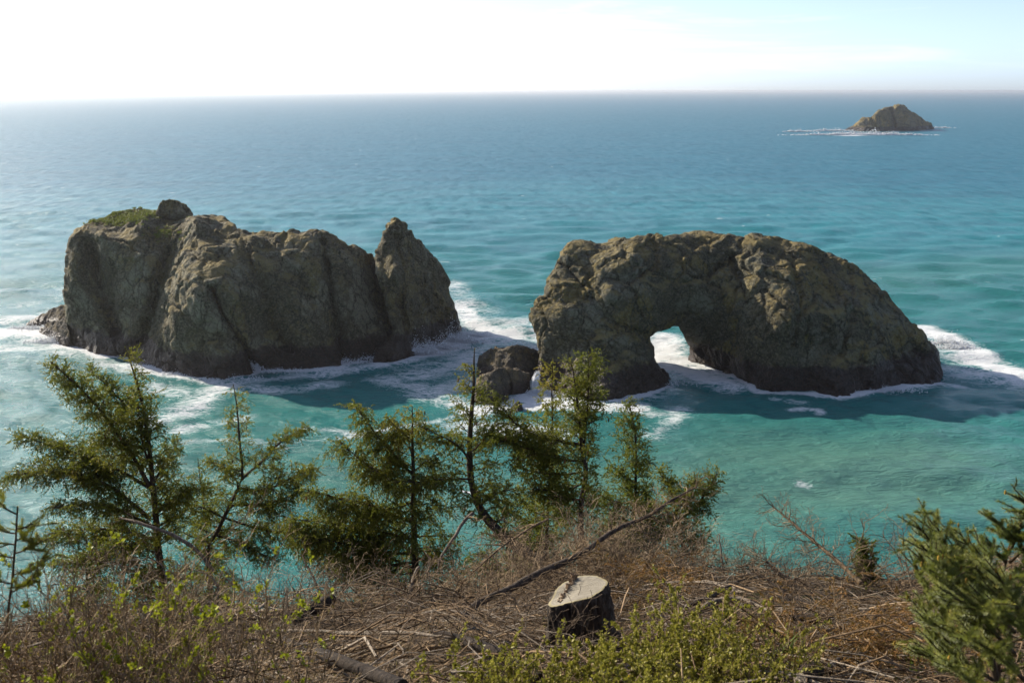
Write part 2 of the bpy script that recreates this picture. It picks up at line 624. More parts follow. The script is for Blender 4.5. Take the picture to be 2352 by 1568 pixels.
stack_poly = [(134, 900), (134, 789), (148, 704), (150, 629), (151, 545), (169, 527), (193, 521), (199, 510), (225, 505), (262, 491), (319, 482),
              (350, 486), (380, 491), (443, 493), (473, 494), (510, 503), (530, 514), (534, 530), (566, 535), (614, 539),
              (666, 531), (694, 531), (712, 524), (741, 525), (769, 535), (797, 557), (830, 573), (850, 583), (876, 600), (915, 700), (960, 900)]
stack_water = [(134, 789), (178, 798), (234, 819), (300, 817), (328, 836), (375, 852), (450, 860), (516, 868), (575, 857), (590, 842), (609, 845),
               (660, 850), (722, 850), (785, 846), (800, 830), (844, 820), (880, 818), (930, 815)]
V, F, N = sculpt(stack_poly, stack_water, lean=13,
                 ctrl=[(260, 500, 243), (330, 488, 247), (400, 492, 244), (480, 497, 241), (230, 540, 226), (330, 530, 229), (420, 545, 226)],
                 bumps=[(475, 680, 105, 130, -6.5, 15), (165, 620, 30, 120, -4, 0), (285, 590, 60, 60, -1.5, 30), (640, 690, 70, 110, -4, -20),
                        (800, 660, 45, 110, -4.5, 0), (700, 600, 60, 40, -2.5, 20), (320, 780, 60, 45, -1.5, 0), (545, 820, 60, 40, -2, 0)],
                 creases=[([(215, 560), (235, 660), (270, 760)], 18, 6.0), ([(395, 575), (370, 640), (355, 720), (330, 780)], 19, 7.0),
                          ([(488, 665), (510, 720), (560, 800), (585, 845)], 6, 5.0), ([(560, 560), (590, 640), (620, 720), (660, 800)], 12, 2.8),
                          ([(735, 545), (755, 640), (770, 730), (790, 820)], 10, 3.4), ([(862, 590), (880, 690), (905, 775)], 16, 6),
                          ([(440, 560), (470, 600), (530, 585)], 6, 1.6), ([(630, 590), (690, 640), (715, 700)], 6, 1.8)],
                 thick=34, seed=11)
stack = thing('sea_stack', (V[:, 0].mean(), V[:, 1].mean(), -3), 'massive olive brown sea stack with a sharp side pinnacle and grass on its crown', 'rock')
mesh_obj('rock_body', V, [F], ROCK_A, stack)
STACK_V, STACK_N = V, N

pin_poly = [(862, 900), (862, 800), (880, 784), (900, 765), (884, 700), (868, 640), (858, 600), (862, 575), (877, 545), (891, 514), (905, 507), (928, 514), (952, 545), (984, 573),
            (1008, 610), (1034, 643), (1038, 676), (1055, 723), (1064, 760), (1062, 900)]
pin_water = [(864, 832), (880, 831), (915, 827), (951, 817), (962, 803), (1000, 795), (1031, 786), (1062, 765)]
V, F, N = sculpt(pin_poly, pin_water, lean=12,
                 bumps=[(925, 640, 26, 110, -3.5, -14), (900, 815, 50, 22, -2, 0)],
                 creases=[([(905, 540), (935, 640), (920, 700), (935, 760)], 7, 2.6), ([(985, 620), (1010, 740)], 9, 2.0)],
                 thick=22, thick_px=80, seed=23)
mesh_obj('pinnacle', V, [F], ROCK_A, stack)
knob_poly = [(356, 520), (357, 490), (368, 465), (389, 457), (422, 465), (436, 480), (446, 500), (440, 530)]
V, F, N = sculpt(knob_poly, [(356, 700), (400, 700), (446, 700)], lean=None, ctrl=[(360, 500, 239), (400, 500, 237.5), (440, 500, 239), (400, 465, 241), (400, 480, 238)],
                 thick=7, thick_px=30, voxel=0.25, rnd=1.2, k=0.5, zmin=24, px=1.0, seed=31)
mesh_obj('summit_knob', V, [F], ROCK_A, stack)
knob_poly = [(392, 560), (404, 530), (425, 508), (455, 497), (490, 502), (515, 514), (532, 530), (536, 560)]
V, F, N = sculpt(knob_poly, [(400, 700), (450, 700), (530, 700)], lean=None, ctrl=[(400, 550, 227), (460, 550, 225), (525, 550, 228), (410, 515, 231), (460, 505, 231), (520, 520, 231)],
                 thick=9, thick_px=40, voxel=0.25, rnd=1.5, k=0.5, zmin=22, px=1.0, seed=37)
mesh_obj('shoulder_knob', V, [F], ROCK_A, stack)

arch_poly = [(1238, 980), (1235, 855), (1243, 800), (1231, 751), (1230, 713), (1246, 680), (1252, 642), (1271, 617), (1284, 587), (1304, 560), (1339, 553), (1383, 557),
             (1416, 549), (1457, 549), (1503, 542), (1569, 537), (1613, 534), (1667, 537), (1722, 543), (1788, 546), (1848, 560), (1886, 573), (1930, 593),
             (1984, 620), (2017, 653), (2045, 691), (2072, 724), (2105, 751), (2132, 784), (2157, 806), (2171, 855), (2170, 980), (1630, 980), (1584, 850),
             (1580, 800), (1570, 772), (1556, 748), (1531, 755), (1503, 765), (1491, 776), (1503, 795), (1503, 828), (1518, 850), (1536, 878), (1538, 980)]
arch_water = [(1245, 892), (1290, 908), (1330, 918), (1361, 922), (1421, 919), (1492, 904), (1532, 885), (1574, 822), (1591, 836), (1625, 845), (1656, 853), (1690, 864),
              (1711, 877), (1735, 896), (1790, 902), (1859, 905), (1941, 911), (2000, 900), (2060, 890), (2120, 884), (2160, 876)]
ac = [(1300, 800, 200), (1400, 800, 196.5), (1480, 800, 199), (1300, 680, 204), (1400, 680, 200), (1480, 690, 203), (1545, 690, 206), (1620, 690, 207), (1530, 745, 207),
      (1560, 780, 216), (1590, 815, 217), (1640, 800, 211), (1640, 835, 212), (1700, 840, 203.5), (1700, 770, 205), (1760, 800, 199), (1760, 700, 202), (1860, 800, 198), (1860, 700, 201),
      (1950, 800, 199), (1950, 700, 204), (2040, 800, 204), (2100, 820, 207), (2030, 730, 209), (1320, 590, 209), (1450, 590, 208), (1600, 590, 211), (1750, 600, 210), (1850, 620, 209),
      (1400, 556, 216), (1600, 540, 221), (1800, 552, 221), (1900, 590, 218), (1990, 640, 217)]
V, F, N = sculpt(arch_poly, arch_water, ctrl=ac, lean=None,
                 bumps=[(1660, 640, 60, 55, 3.2, 30), (1300, 720, 40, 70, -2, 0), (1420, 600, 60, 30, -2, 0), (1800, 760, 60, 110, -2.5, 10), (1990, 760, 50, 80, -2, -30)],
                 creases=[([(1505, 545), (1505, 610), (1440, 650), (1400, 640)], 4, 1.7), ([(1680, 590), (1700, 640), (1720, 700)], 10, 2.2),
                          ([(1290, 600), (1340, 660), (1400, 740), (1480, 770)], 5, 1.7), ([(1560, 650), (1620, 640), (1670, 595)], 5, 1.2),
                          ([(1820, 600), (1840, 680), (1820, 790)], 5, 1.5), ([(1950, 620), (1960, 720), (1930, 810)], 6, 1.6),
                          ([(1250, 700), (1310, 690), (1370, 640)], 4, 0.8), ([(1450, 660), (1470, 720), (1490, 790)], 4, 0.9)],
                 thick=24, thick_px=110, seed=41, block=0.85, base=1.05)
arch = thing('arch_rock', (V[:, 0].mean(), V[:, 1].mean(), -3), 'great humped dark rock pierced by a sea arch, standing in turquoise water', 'rock arch')
mesh_obj('rock_body', V, [F], ROCK_B, arch)

def small_rock(name, label, poly, water, seed, group=None, lean=3.0, thick=8.0, mat=ROCK_W, category='rock', voxel=0.3, k=0.35, ctrl=(), creases=(), bumps=(), px=1.0, zmin=-2.0, base=1.2):
    V, F, N = sculpt(poly, water, lean=lean, thick=thick, thick_px=35 * px, voxel=voxel, rnd=2.6 * k, k=k, seed=seed, zmin=zmin, px=px, ctrl=ctrl, creases=creases, bumps=bumps, base=base)
    o = mesh_obj(name, V, [F], mat)
    return tag(o, label, category, group)

small_rock('tidal_rock', 'low dark rounded rock in the gap beside the arch', [(1095, 900), (1095, 838), (1104, 821), (1118, 809), (1136, 802), (1160, 799), (1177, 793), (1206, 793), (1224, 800), (1246, 810), (1250, 900)],
           [(1095, 866), (1130, 872), (1170, 880), (1210, 880), (1248, 872)], 51, lean=5, thick=11, k=0.5)
small_rock('tidal_rock', 'angular tan topped rock beside the small waterfall', [(1086, 960), (1090, 866), (1115, 858), (1145, 841), (1162, 838), (1188, 842), (1200, 851), (1217, 857), (1221, 880), (1219, 960)],
           [(1090, 926), (1101, 930), (1130, 928), (1165, 922), (1180, 909), (1219, 901)], 57, lean=4, thick=8, k=0.45, creases=[([(1160, 842), (1170, 870), (1172, 910)], 4, 1.2)])
small_rock('tidal_rock', 'small brown rock awash in foam below the waterfall', [(1172, 960), (1174, 935), (1180, 925), (1190, 920), (1200, 928), (1203, 942), (1203, 960)],
           [(1174, 942), (1188, 945), (1203, 942)], 61, lean=1, thick=3, k=0.22, voxel=0.12)
small_rock('tidal_rock', 'long low reef rock tapering away from the big sea stack', [(56, 780), (58, 743), (80, 728), (110, 713), (135, 702), (168, 690), (172, 780)],
           [(58, 745), (85, 747), (120, 752), (170, 762)], 67, lean=4, thick=8, k=0.45)
small_rock('tidal_rock', 'blunt wet boulder at the foot of the big sea stack', [(92, 810), (91, 757), (104, 744), (122, 737), (150, 734), (162, 760), (160, 810)],
           [(92, 768), (112, 775), (134, 790), (160, 797)], 71, lean=3, thick=7, k=0.4)
island_poly = [(1930, 320), (1936, 300), (1960, 287), (1981, 270), (2001, 271), (2021, 252), (2050, 242), (2063, 238), (2078, 242), (2094, 256), (2114, 269), (2137, 284), (2146, 294), (2146, 320)]
V, F, N = sculpt(island_poly, [(1936, 302), (1985, 302.3), (2030, 302), (2080, 301), (2120, 299.3), (2146, 296.5)], lean=30, thick=70, thick_px=40, voxel=1.7, rnd=7, k=2.8, seed=81, zmin=-8, px=0.5,
                 creases=[([(2052, 243), (2048, 262), (2052, 290)], 4, 14), ([(2003, 272), (2010, 290)], 3, 9)], bumps=[(2095, 280, 22, 22, -14, 0), (2010, 275, 16, 16, -8, 0)])
tag(mesh_obj('rock_island', V, [F], ROCK_I), 'distant humped rock island far out towards the horizon', 'island')
for i, (a, b_, c_, lab) in enumerate([(1965, 1983, 308.5, 'tiny dark skerry in the surf before the distant island, the narrower one'),
                                      (2016, 2046, 306, 'wider flat skerry in surf straight in front of the distant island')]):
    small_rock('skerry', lab, [(a, c_ + 6), (a, c_ - .5), (a + (b_ - a) * .3, c_ - 2.6), (a + (b_ - a) * .7, c_ - 2.2), (b_, c_ - .3), (b_, c_ + 6)],
               [(a, c_), (b_, c_)], 90 + i, lean=3, thick=12, mat=ROCK_I, k=0.9, voxel=0.7, px=0.25, zmin=-3)

# turf on the crown of the stack: blades rooted on its upper faces
def blades(mb, P, L, W, lean, seed, tint=None):
    r = np.random.default_rng(seed)
    n = len(P)
    a = r.uniform(0, 2 * math.pi, n)
    d = np.stack([np.cos(a), np.sin(a), 0 * a], 1)
    s = np.stack([-np.sin(a), np.cos(a), 0 * a], 1)
    L = L * r.uniform(0.6, 1.3, n)
    ln = r.uniform(0.1, 1, n) * lean
    mid = P + np.stack([d[:, 0] * ln * L * .3, d[:, 1] * ln * L * .3, L * .6], 1)
    tip = P + np.stack([d[:, 0] * ln * L, d[:, 1] * ln * L, L * (1 - .35 * ln)], 1)
    w = (W * r.uniform(.7, 1.3, n))[:, None]
    V = np.stack([P - s * w, P + s * w, mid - s * w * .7, mid + s * w * .7, tip], 1).reshape(-1, 3)
    i = np.arange(n)[:, None] * 5
    mb.add(V, np.concatenate([i + [2, 3, 4]]), np.concatenate([i + [0, 1, 3, 2]]), np.repeat(r.uniform(0, 1, n) if tint is None else tint, 5))

def leafy(name, stops, rough=0.6, trans=0.25):
    b = NT(name)
    c = b.ramp(b.attr('tint'), stops)
    b.finish(c, rough, Specular_IOR_Level=0.25)
    if trans:
        tr = b.n('BsdfTranslucent')
        b.l(b.mix(0.35, c, (0.35, 0.4, 0.03)), tr.inputs[0])
        ms = b.n('MixShader')
        ms.inputs[0].default_value = trans
        b.l(b.p.outputs[0], ms.inputs[1])
        b.l(tr.outputs[0], ms.inputs[2])
        b.l(ms.outputs[0], b.out.inputs[0])
    return b.m
TURF = leafy('turf', [(0, (0.075, 0.115, 0.014)), (0.6, (0.12, 0.16, 0.02)), (1, (0.20, 0.165, 0.045))])
vx, vy, _ = project(STACK_V)
r_ = np.random.default_rng(5)
w_ = np.clip((STACK_N[:, 2] - 0.45) * 2, 0, 1) * (np.exp(-(((vx - 270) / 70) ** 2 + ((vy - 500) / 16) ** 2) ** 2) + 0.9 * np.exp(-(((vx - 375) / 34) ** 2 + ((vy - 538) / 9) ** 2)) + 0.75 * np.exp(-(((vx - 340) / 60) ** 2 + ((vy - 489) / 9) ** 2)))
sel = np.nonzero(r_.random(len(w_)) < w_)[0]
if len(sel):
    pts = np.repeat(STACK_V[sel], 9, 0) + r_.normal(0, .22, (len(sel) * 9, 3)) * [1, 1, .1]
    mb = MB()
    blades(mb, pts, 0.5, 0.09, 1.0, 6)
    tag(mb.build('turf', TURF, stack), kind='stuff')
print('turf', len(sel))

# ------------------------------------------------------------------ the sea
def waterline(pts):
    return sea_at(np.array(pts)[:, 0], np.array(pts)[:, 1])[:, :2]
FOAM = [  # path along the water, half width in metres, strength
    (stack_water, 2.2, 1.0), (stack_water, 7.0, 0.42), (pin_water, 3.0, 1.0), (pin_water, 7.0, 0.42), (arch_water[:7], 2.0, 0.95), (arch_water[:7], 6.5, 0.45), (arch_water[7:], 1.6, 0.95), (arch_water[7:], 4.5, 0.36),
    ([(0, 765), (60, 757), (130, 772)], 9, 0.95), ([(0, 735), (70, 728), (140, 715)], 7, 0.6), ([(0, 800), (130, 800), (250, 835), (330, 850)], 7, 0.5),
    ([(330, 852), (520, 880), (640, 868), (800, 852), (950, 830)], 3.4, 0.62), ([(520, 885), (470, 915), (420, 950), (350, 965)], 6, 0.6), ([(560, 890), (640, 900), (760, 880)], 5, 0.5), ([(350, 890), (420, 900)], 5, 0.5), ([(400, 985), (470, 975), (560, 960)], 4, 0.5), ([(880, 870), (960, 890), (1060, 930)], 6, 0.5), ([(440, 1015), (520, 1012), (640, 1022)], 3, 0.45),
    ([(960, 812), (1020, 800), (1080, 775), (1170, 762)], 6, 0.85), ([(1062, 700), (1075, 735), (1130, 760), (1180, 768)], 6, 0.72), ([(960, 860), (1040, 835), (1100, 815)], 9, 0.55), ([(980, 905), (1060, 880)], 7, 0.5),
    ([(1040, 650), (1062, 690), (1120, 715)], 8, 0.45), ([(1060, 735), (1150, 740), (1225, 745)], 12, 0.5), ([(1100, 780), (1225, 790)], 8, 0.55), ([(1090, 945), (1140, 935), (1200, 915), (1300, 930), (1450, 935)], 5, 0.75), ([(1080, 975), (1180, 985), (1260, 1000)], 8, 0.55),
    ([(1215, 905), (1235, 912), (1225, 930)], 4, 1.0), ([(1525, 770), (1535, 815), (1560, 845), (1620, 866), (1680, 885)], 6, 0.78), ([(1510, 780), (1530, 840)], 8, 0.7), ([(1500, 1000), (1540, 970), (1560, 940)], 4, 0.5), ([(1440, 935), (1500, 950), (1560, 955)], 4, 0.5),
    ([(2125, 755), (2190, 785), (2260, 830), (2330, 862)], 6, 0.85), ([(2140, 760), (2200, 790)], 5, 1.0), ([(2175, 850), (2260, 865), (2350, 880)], 10, 0.56), ([(2180, 815), (2300, 840), (2340, 870)], 9, 0.55), ([(2090, 890), (2160, 882), (2230, 890)], 3, 0.55),
    ([(1815, 942), (1850, 938), (1882, 942), (1884, 950)], 1.6, 0.6), ([(1780, 918), (1850, 926)], 2, 0.5), ([(700, 985), (830, 1000), (960, 975), (1080, 950)], 2, 0.5), ([(590, 1022), (700, 1012), (820, 1004)], 2, 0.42),
    ([(1835, 1107), (1856, 1111)], 1.5, 0.45), ([(1900, 312), (1990, 310), (2080, 311)], 17, 1.0), ([(1816, 303.4), (1848, 303.2)], 8, 0.95), ([(1884, 301.5), (1940, 302)], 10, 0.95), ([(2146, 294.5), (2176, 294.3)], 8, 0.85),
    ([(1936, 303), (2030, 303), (2146, 298)], 6, 0.8), ([(40, 700), (120, 690), (150, 660)], 8, 0.4), ([(1240, 890), (1240, 850), (1235, 760)], 5, 0.6)]

th = np.radians(np.concatenate([np.geomspace(0.075, 0.6, 26)[:-1], np.linspace(0.6, 30.5, 385), np.linspace(31.5, 66, 30)]))
rr = CAM_H / np.tan(th)
az = np.radians(np.concatenate([np.linspace(-178, -36, 36), np.linspace(-34.5, 34.5, 480), np.linspace(36, 178, 36)]))
RR, AZ = np.meshgrid(rr, az, indexing='ij')
X, Y = RR * np.sin(AZ), RR * np.cos(AZ)
dr = np.abs(np.gradient(rr))[:, None] + 0 * X
Z = np.zeros_like(X)
wr = np.random.default_rng(3)
P3 = np.stack([X / 45, Y / 45, 0 * X], -1)
gust = 0.55 + 0.9 * vnoise(P3, 2)
for i in range(70):
    lam = 2.2 * (30 / 2.2) ** wr.random()
    ang = math.radians(-97 + wr.normal(0, 27))
    kx, ky = math.cos(ang) * 2 * math.pi / lam, math.sin(ang) * 2 * math.pi / lam
    amp = 0.0056 * lam ** 0.75
    att = np.clip((lam / dr - 2.0) / 2.5, 0, 1)
    ph = kx * X + ky * Y + wr.random() * 6.28 + 2.4 * vnoise(P3 * 1.7 + i, i)
    Z += amp * att * gust * (1 + 0.9 * sstep(190, 380, RR)) * (np.sin(ph) + 0.25 * np.cos(2 * ph))
foam = np.zeros_like(X)
for pts, w, s in FOAM:
    q = waterline(pts)
    d = line_dist(X, Y, q)
    foam = np.maximum(foam, s * np.exp(-(d / w) ** 2))
vis = RR < 420
Pn = np.stack([X, Y, 0 * X], -1)
near_rock = np.exp(-((RR - 210) / 70) ** 2)
foam = foam * (0.72 + 0.56 * fbm(Pn / 9.0, 3, 77))
Z += 0.5 * foam * np.clip(1.5 - dr, 0, 1) * (fbm(Pn / 2.2, 3, 5) - 0.3)
deep = sstep(170, 900, RR + 140 * (fbm(Pn / 160.0, 3, 12) - 0.5) + 40 * (fbm(Pn / 25.0, 2, 13) - .5))
s1 = waterline([(1500, 1150), (1800, 1080), (2150, 1090)])
silt = np.exp(-(line_dist(X, Y, s1) / 24) ** 2)
s2 = waterline([(350, 1130), (700, 1100), (1000, 1120), (1500, 1230)])
silt = np.maximum(silt, 0.6 * np.exp(-(line_dist(X, Y, s2) / 15) ** 2))
s3 = waterline([(2050, 640), (2200, 620), (2352, 600)])
silt = np.maximum(silt, 0.28 * np.exp(-(line_dist(X, Y, s3) / 22) ** 2))
silt = silt * (0.5 + fbm(Pn / 18.0, 4, 21))
idx = np.arange(X.size).reshape(X.shape)
F = np.stack([idx[:-1, :-1], idx[:-1, 1:], idx[1:, 1:], idx[1:, :-1]], -1).reshape(-1, 4)

b = NT('sea_water')
v = b.pos
foam_a, deep_a, silt_a = b.attr('foam'), b.attr('deep'), b.attr('silt')
c = b.mix(b.rng(deep_a, 0.0, 0.5), (0.022, 0.172, 0.160), (0.013, 0.190, 0.215))
c = b.mix(b.rng(deep_a, 0.45, 1.0), c, (0.014, 0.142, 0.196))
c = b.mix(silt_a, c, (0.090, 0.215, 0.170))
patch = b.noise(b.scaled(v, (0.010, 0.045, 0.01)), 1.0, 7, 0.62, 0.5)
c = b.mix(b.rng(patch, 0.35, 0.68, 0.0, b.rng(deep_a, 0.0, 0.4, 0.3, 0.75)), c, b.mix(0.5, c, (0.010, 0.075, 0.11)))
# foam lace
fv = b.scaled(v, (0.55, 1.0, 1.0), rot=(0, 0, 0.12))
def ridge(sc_, det, loc):
    n_ = b.noise(b.scaled(fv, (1, 1, 1), loc=loc), sc_, det, 0.6, 1.2)
    return b.math('SUBTRACT', 1.0, b.math('ABSOLUTE', b.math('MULTIPLY', b.math('SUBTRACT', n_, 0.5), 5.0)))
fn2 = b.noise(b.scaled(v, (1, 1, 1), loc=(9, 4, 0)), 1.5, 4, 0.7, 0.8)
lace = b.math('MAXIMUM', ridge(0.22, 4, (0, 0, 0)), b.math('MULTIPLY', ridge(0.55, 4, (40, 7, 0)), 0.92))
lace = b.math('ADD', b.math('MULTIPLY', lace, 0.62), b.math('MULTIPLY', fn2, 0.5))
th_ = b.math('SUBTRACT', 1.10, b.math('MULTIPLY', foam_a, 1.0))
fm = b.rng(b.math('SUBTRACT', lace, th_), -0.04, 0.38)
fm = b.math('MULTIPLY', fm, b.rng(foam_a, 0.08, 0.25))
# soft milky water under the foam, and scattered whitecaps
milky = b.math('MULTIPLY', b.rng(foam_a, 0.15, 0.9), 0.32)
c = b.mix(milky, c, (0.13, 0.36, 0.38))
cap_n = b.noise(b.scaled(v, (0.10, 0.22, 1)), 1.0, 3, 0.6, 0.3)
cap_l = b.noise(b.scaled(v, (0.011, 0.011, 1)), 1.0, 2)
caps = b.math('MULTIPLY', b.rng(cap_n, 0.725, 0.765), b.rng(cap_l, 0.42, 0.55))
cap_f = b.noise(b.scaled(v, (0.11, 0.07, 1), loc=(3, 8, 0)), 1.0, 2, 0.5)
caps = b.math('MAXIMUM', caps, b.math('MULTIPLY', b.rng(cap_f, 0.76, 0.79), b.rng(deep_a, 0.4, 0.9)))
fm = b.math('MAXIMUM', fm, caps)
c = b.mix(fm, c, (0.78, 0.8, 0.8))
h = b.noise(b.scaled(v, (0.32, 1.05, 1), rot=(0, 0, 0.06)), 1.0, 7, 0.62, 0.5)
h = b.math('ADD', h, b.math('MULTIPLY', b.noise(b.scaled(v, (1.1, 2.8, 1), rot=(0, 0, -0.1)), 1.0, 3, 0.6, 0.3), 0.3))
nrm = b.bump(h, 0.9, 0.75)
# wave facets beyond the modelled swell
far1 = b.n('TexNoise', i_Scale=1.0, i_Detail=4, i_Roughness=0.7)
b.l(b.scaled(v, (0.2, 0.055, 1)), far1.inputs['Vector'])
off = b.n('VectorMath', operation='SUBTRACT')
b.l(far1.outputs[1], off.inputs[0])
off.inputs[1].default_value = (0.5, 0.5, 0.5)
fs = b.n('VectorMath', operation='SCALE')
b.l(off.outputs[0], fs.inputs[0])
b.set(fs.inputs['Scale'], b.rng(deep_a, 0.1, 0.6, 0.0, 1.0))
fadd = b.n('VectorMath', operation='ADD')
b.l(nrm, fadd.inputs[0])
b.l(fs.outputs[0], fadd.inputs[1])
fno = b.n('VectorMath', operation='NORMALIZE')
b.l(fadd.outputs[0], fno.inputs[0])
nrm = fno.outputs[0]
hf = fn2
nrm = b.bump(hf, b.math('MULTIPLY', fm, 0.8), 0.6, nrm)
rough = b.mix(fm, (0.25, 0.25, 0.25), (0.75, 0.75, 0.75))
SEA = b.finish(c, b.math('ADD', rough, b.math('MULTIPLY', deep_a, 0.16)), nrm, IOR=1.33, Specular_IOR_Level=0.31)
sea = mesh_obj('sea', np.stack([X, Y, Z], -1).reshape(-1, 3), [F[:, ::-1]], SEA, attrs={'foam': foam.ravel(), 'deep': deep.ravel(), 'silt': silt.ravel()})
tag(sea, 'turquoise ocean with foam and small waves, reaching the horizon', None, None, 'structure')

# ------------------------------------------------------------------ the hillside
def gz(x, y):
    x, y = np.asarray(x, float), np.asarray(y, float)
    crest = np.clip(11 + 0.42 * x, 8.0, 12.3)
    z = CAM_H - 1.35 - 0.405 * y - 0.22 * sstep(0.5, 5, -x)
    s1 = np.logaddexp(0, (y - crest) * 2.2) / 2.2
    s2 = np.logaddexp(0, (y - crest - 6) * 0.8) / 0.8
    z = z - 0.38 * s1 - 0.75 * s2
    P = np.stack([x, y, 0 * x], -1)
    z = z + 0.85 * (fbm(P / 2.3, 3, 101) - 0.5) + 0.10 * (fbm(P / 0.5, 2, 102) - 0.5)
    z = z - 0.42 * np.exp(-((x - 0.5) ** 2 + (y - 6.5) ** 2) / 0.4)      # hollow round the stump
    return np.maximum(z, -6)

gx = np.concatenate([np.linspace(-60, -11, 30)[:-1], np.linspace(-11, 11, 120), np.linspace(11, 60, 30)[1:]])
gy = np.concatenate([np.linspace(-8, 2, 14)[:-1], np.linspace(2, 17, 100), np.linspace(17, 62, 50)[1:]])
GX_, GY_ = np.meshgrid(gx, gy, indexing='ij')
GZ_ = gz(GX_, GY_)
idx = np.arange(GX_.size).reshape(GX_.shape)
F = np.stack([idx[:-1, :-1], idx[1:, :-1], idx[1:, 1:], idx[:-1, 1:]], -1).reshape(-1, 4)
b = NT('hillside_soil')
v = b.pos
c = b.mix(b.rng(b.noise(v, 2.0, 6, 0.65), 0.35, 0.65), (0.045, 0.031, 0.019), (0.10, 0.068, 0.04))
c = b.mix(b.rng(b.noise(v, 14, 4, 0.6), 0.4, 0.7), c, (0.055, 0.037, 0.022))
c = b.mix(b.rng(b.noise(v, 0.7, 5, 0.6), 0.56, 0.7), c, (0.065, 0.075, 0.025))
SOIL = b.finish(c, 0.95, b.bump(b.noise(v, 18, 6, 0.7), 0.8, 0.06), Specular_IOR_Level=0.1)
hill = mesh_obj('hillside', np.stack([GX_, GY_, GZ_], -1).reshape(-1, 3), [F], SOIL)
tag(hill, 'steep brown hillside littered with cut brush above the sea', None, None, 'structure')

def on_ground(vx, vy, lift=0.0):
    """where the line of sight through a picture point meets the hillside"""
    d = ray(vx, vy)
    Y = np.linspace(2.0, 30, 700)
    P = d[None] * (Y / d[1])[:, None] + np.array([0, 0, CAM_H])
    below = P[:, 2] < gz(P[:, 0], P[:, 1]) + lift
    i = int(np.argmax(below)) if below.any() else 300
    return P[i]

# ------------------------------------------------------------------ bark, wood, leaves
def bark_mat(name, dark, light, scale=30, rough=0.9, stretch=0.25):
    b = NT(name)
    v = b.pos
    n = b.noise(b.scaled(v, (1, 1, stretch)), scale, 6, 0.65, 0.4)
    tn = b.attr('tint')
    c = b.mix(b.rng(n, 0.36, 0.66), dark, light)
    c = b.mix(b.rng(tn, 0.5, 1, 0.0, 0.8), c, tuple(x * 1.45 for x in light))
    c = b.mix(b.rng(tn, 0.0, 0.45, 0.65, 0.0), c, tuple(x * 0.6 for x in dark))
    return b.finish(c, rough, b.bump(n, 0.7, 0.02), Specular_IOR_Level=0.15)
BARK = bark_mat('spruce_bark', (0.045, 0.034, 0.026), (0.125, 0.098, 0.075))
TWIGWOOD = bark_mat('spruce_twig', (0.055, 0.038, 0.024), (0.12, 0.085, 0.055))
DEADWOOD = bark_mat('dead_wood', (0.11, 0.076, 0.046), (0.27, 0.195, 0.12), 40)
GREYWOOD = bark_mat('weathered_wood', (0.11, 0.088, 0.066), (0.28, 0.23, 0.175), 40)
PALEWOOD = bark_mat('bleached_wood', (0.28, 0.23, 0.175), (0.46, 0.39, 0.30), 40)
DARKLOG = bark_mat('dark_log_bark', (0.020, 0.015, 0.012), (0.060, 0.045, 0.034), 34)
STUMPBARK = bark_mat('stump_bark', (0.045, 0.036, 0.028), (0.25, 0.205, 0.165), 26, 0.95, 0.3)
NEEDLE = leafy('spruce_needles', [(0, (0.050, 0.068, 0.013)), (0.45, (0.135, 0.146, 0.025)), (0.8, (0.235, 0.215, 0.034)), (1, (0.32, 0.23, 0.04))], 0.5, 0.36)
NEEDLE_BLUE = leafy('fresh_spruce_needles', [(0, (0.045, 0.064, 0.014)), (0.5, (0.12, 0.145, 0.034)), (0.85, (0.24, 0.245, 0.065)), (1, (0.34, 0.28, 0.05))], 0.42, 0.3)
NEEDLE_DEAD = leafy('dead_needles', [(0, (0.11, 0.052, 0.018)), (0.5, (0.24, 0.125, 0.04)), (1, (0.38, 0.20, 0.06))], 0.8, 0.15)
LEAF = leafy('brush_leaves', [(0, (0.12, 0.115, 0.02)), (0.5, (0.28, 0.245, 0.045)), (0.86, (0.42, 0.36, 0.085)), (1, (0.60, 0.40, 0.02))], 0.5, 0.3)
LEAF_Y = leafy('new_leaves', [(0, (0.16, 0.18, 0.015)), (0.5, (0.30, 0.33, 0.02)), (1, (0.46, 0.44, 0.03))], 0.5, 0.3)
LEAF_B = leafy('dry_leaves', [(0, (0.10, 0.06, 0.022)), (0.6, (0.20, 0.12, 0.04)), (1, (0.28, 0.17, 0.05))], 0.7, 0.2)
DRY = bark_mat('dry_brush_twig', (0.10, 0.064, 0.036), (0.235, 0.162, 0.095), 60)
TAN = bark_mat('tan_brush_stem', (0.17, 0.115, 0.062), (0.34, 0.25, 0.15), 60)
FERN = leafy('dry_grass', [(0, (0.20, 0.14, 0.07)), (1, (0.36, 0.27, 0.15))], 0.8, 0.15)
GRASSY = leafy('green_grass', [(0, (0.05, 0.08, 0.012)), (1, (0.14, 0.19, 0.03))], 0.5, 0.3)

# ------------------------------------------------------------------ growth helpers
def curve_eval(P, i, t):
    K = P.shape[1]
    u = np.clip(t, 0, 0.9999) * (K - 1)
    k = u.astype(int)
    f = (u - k)[:, None]
    a, b_ = P[i, k], P[i, k + 1]
    d = b_ - a
    return a + d * f, d / (np.linalg.norm(d, axis=1, keepdims=True) + 1e-9)

def lengths(P):
    return np.linalg.norm(np.diff(P, axis=1), axis=-1).sum(1)

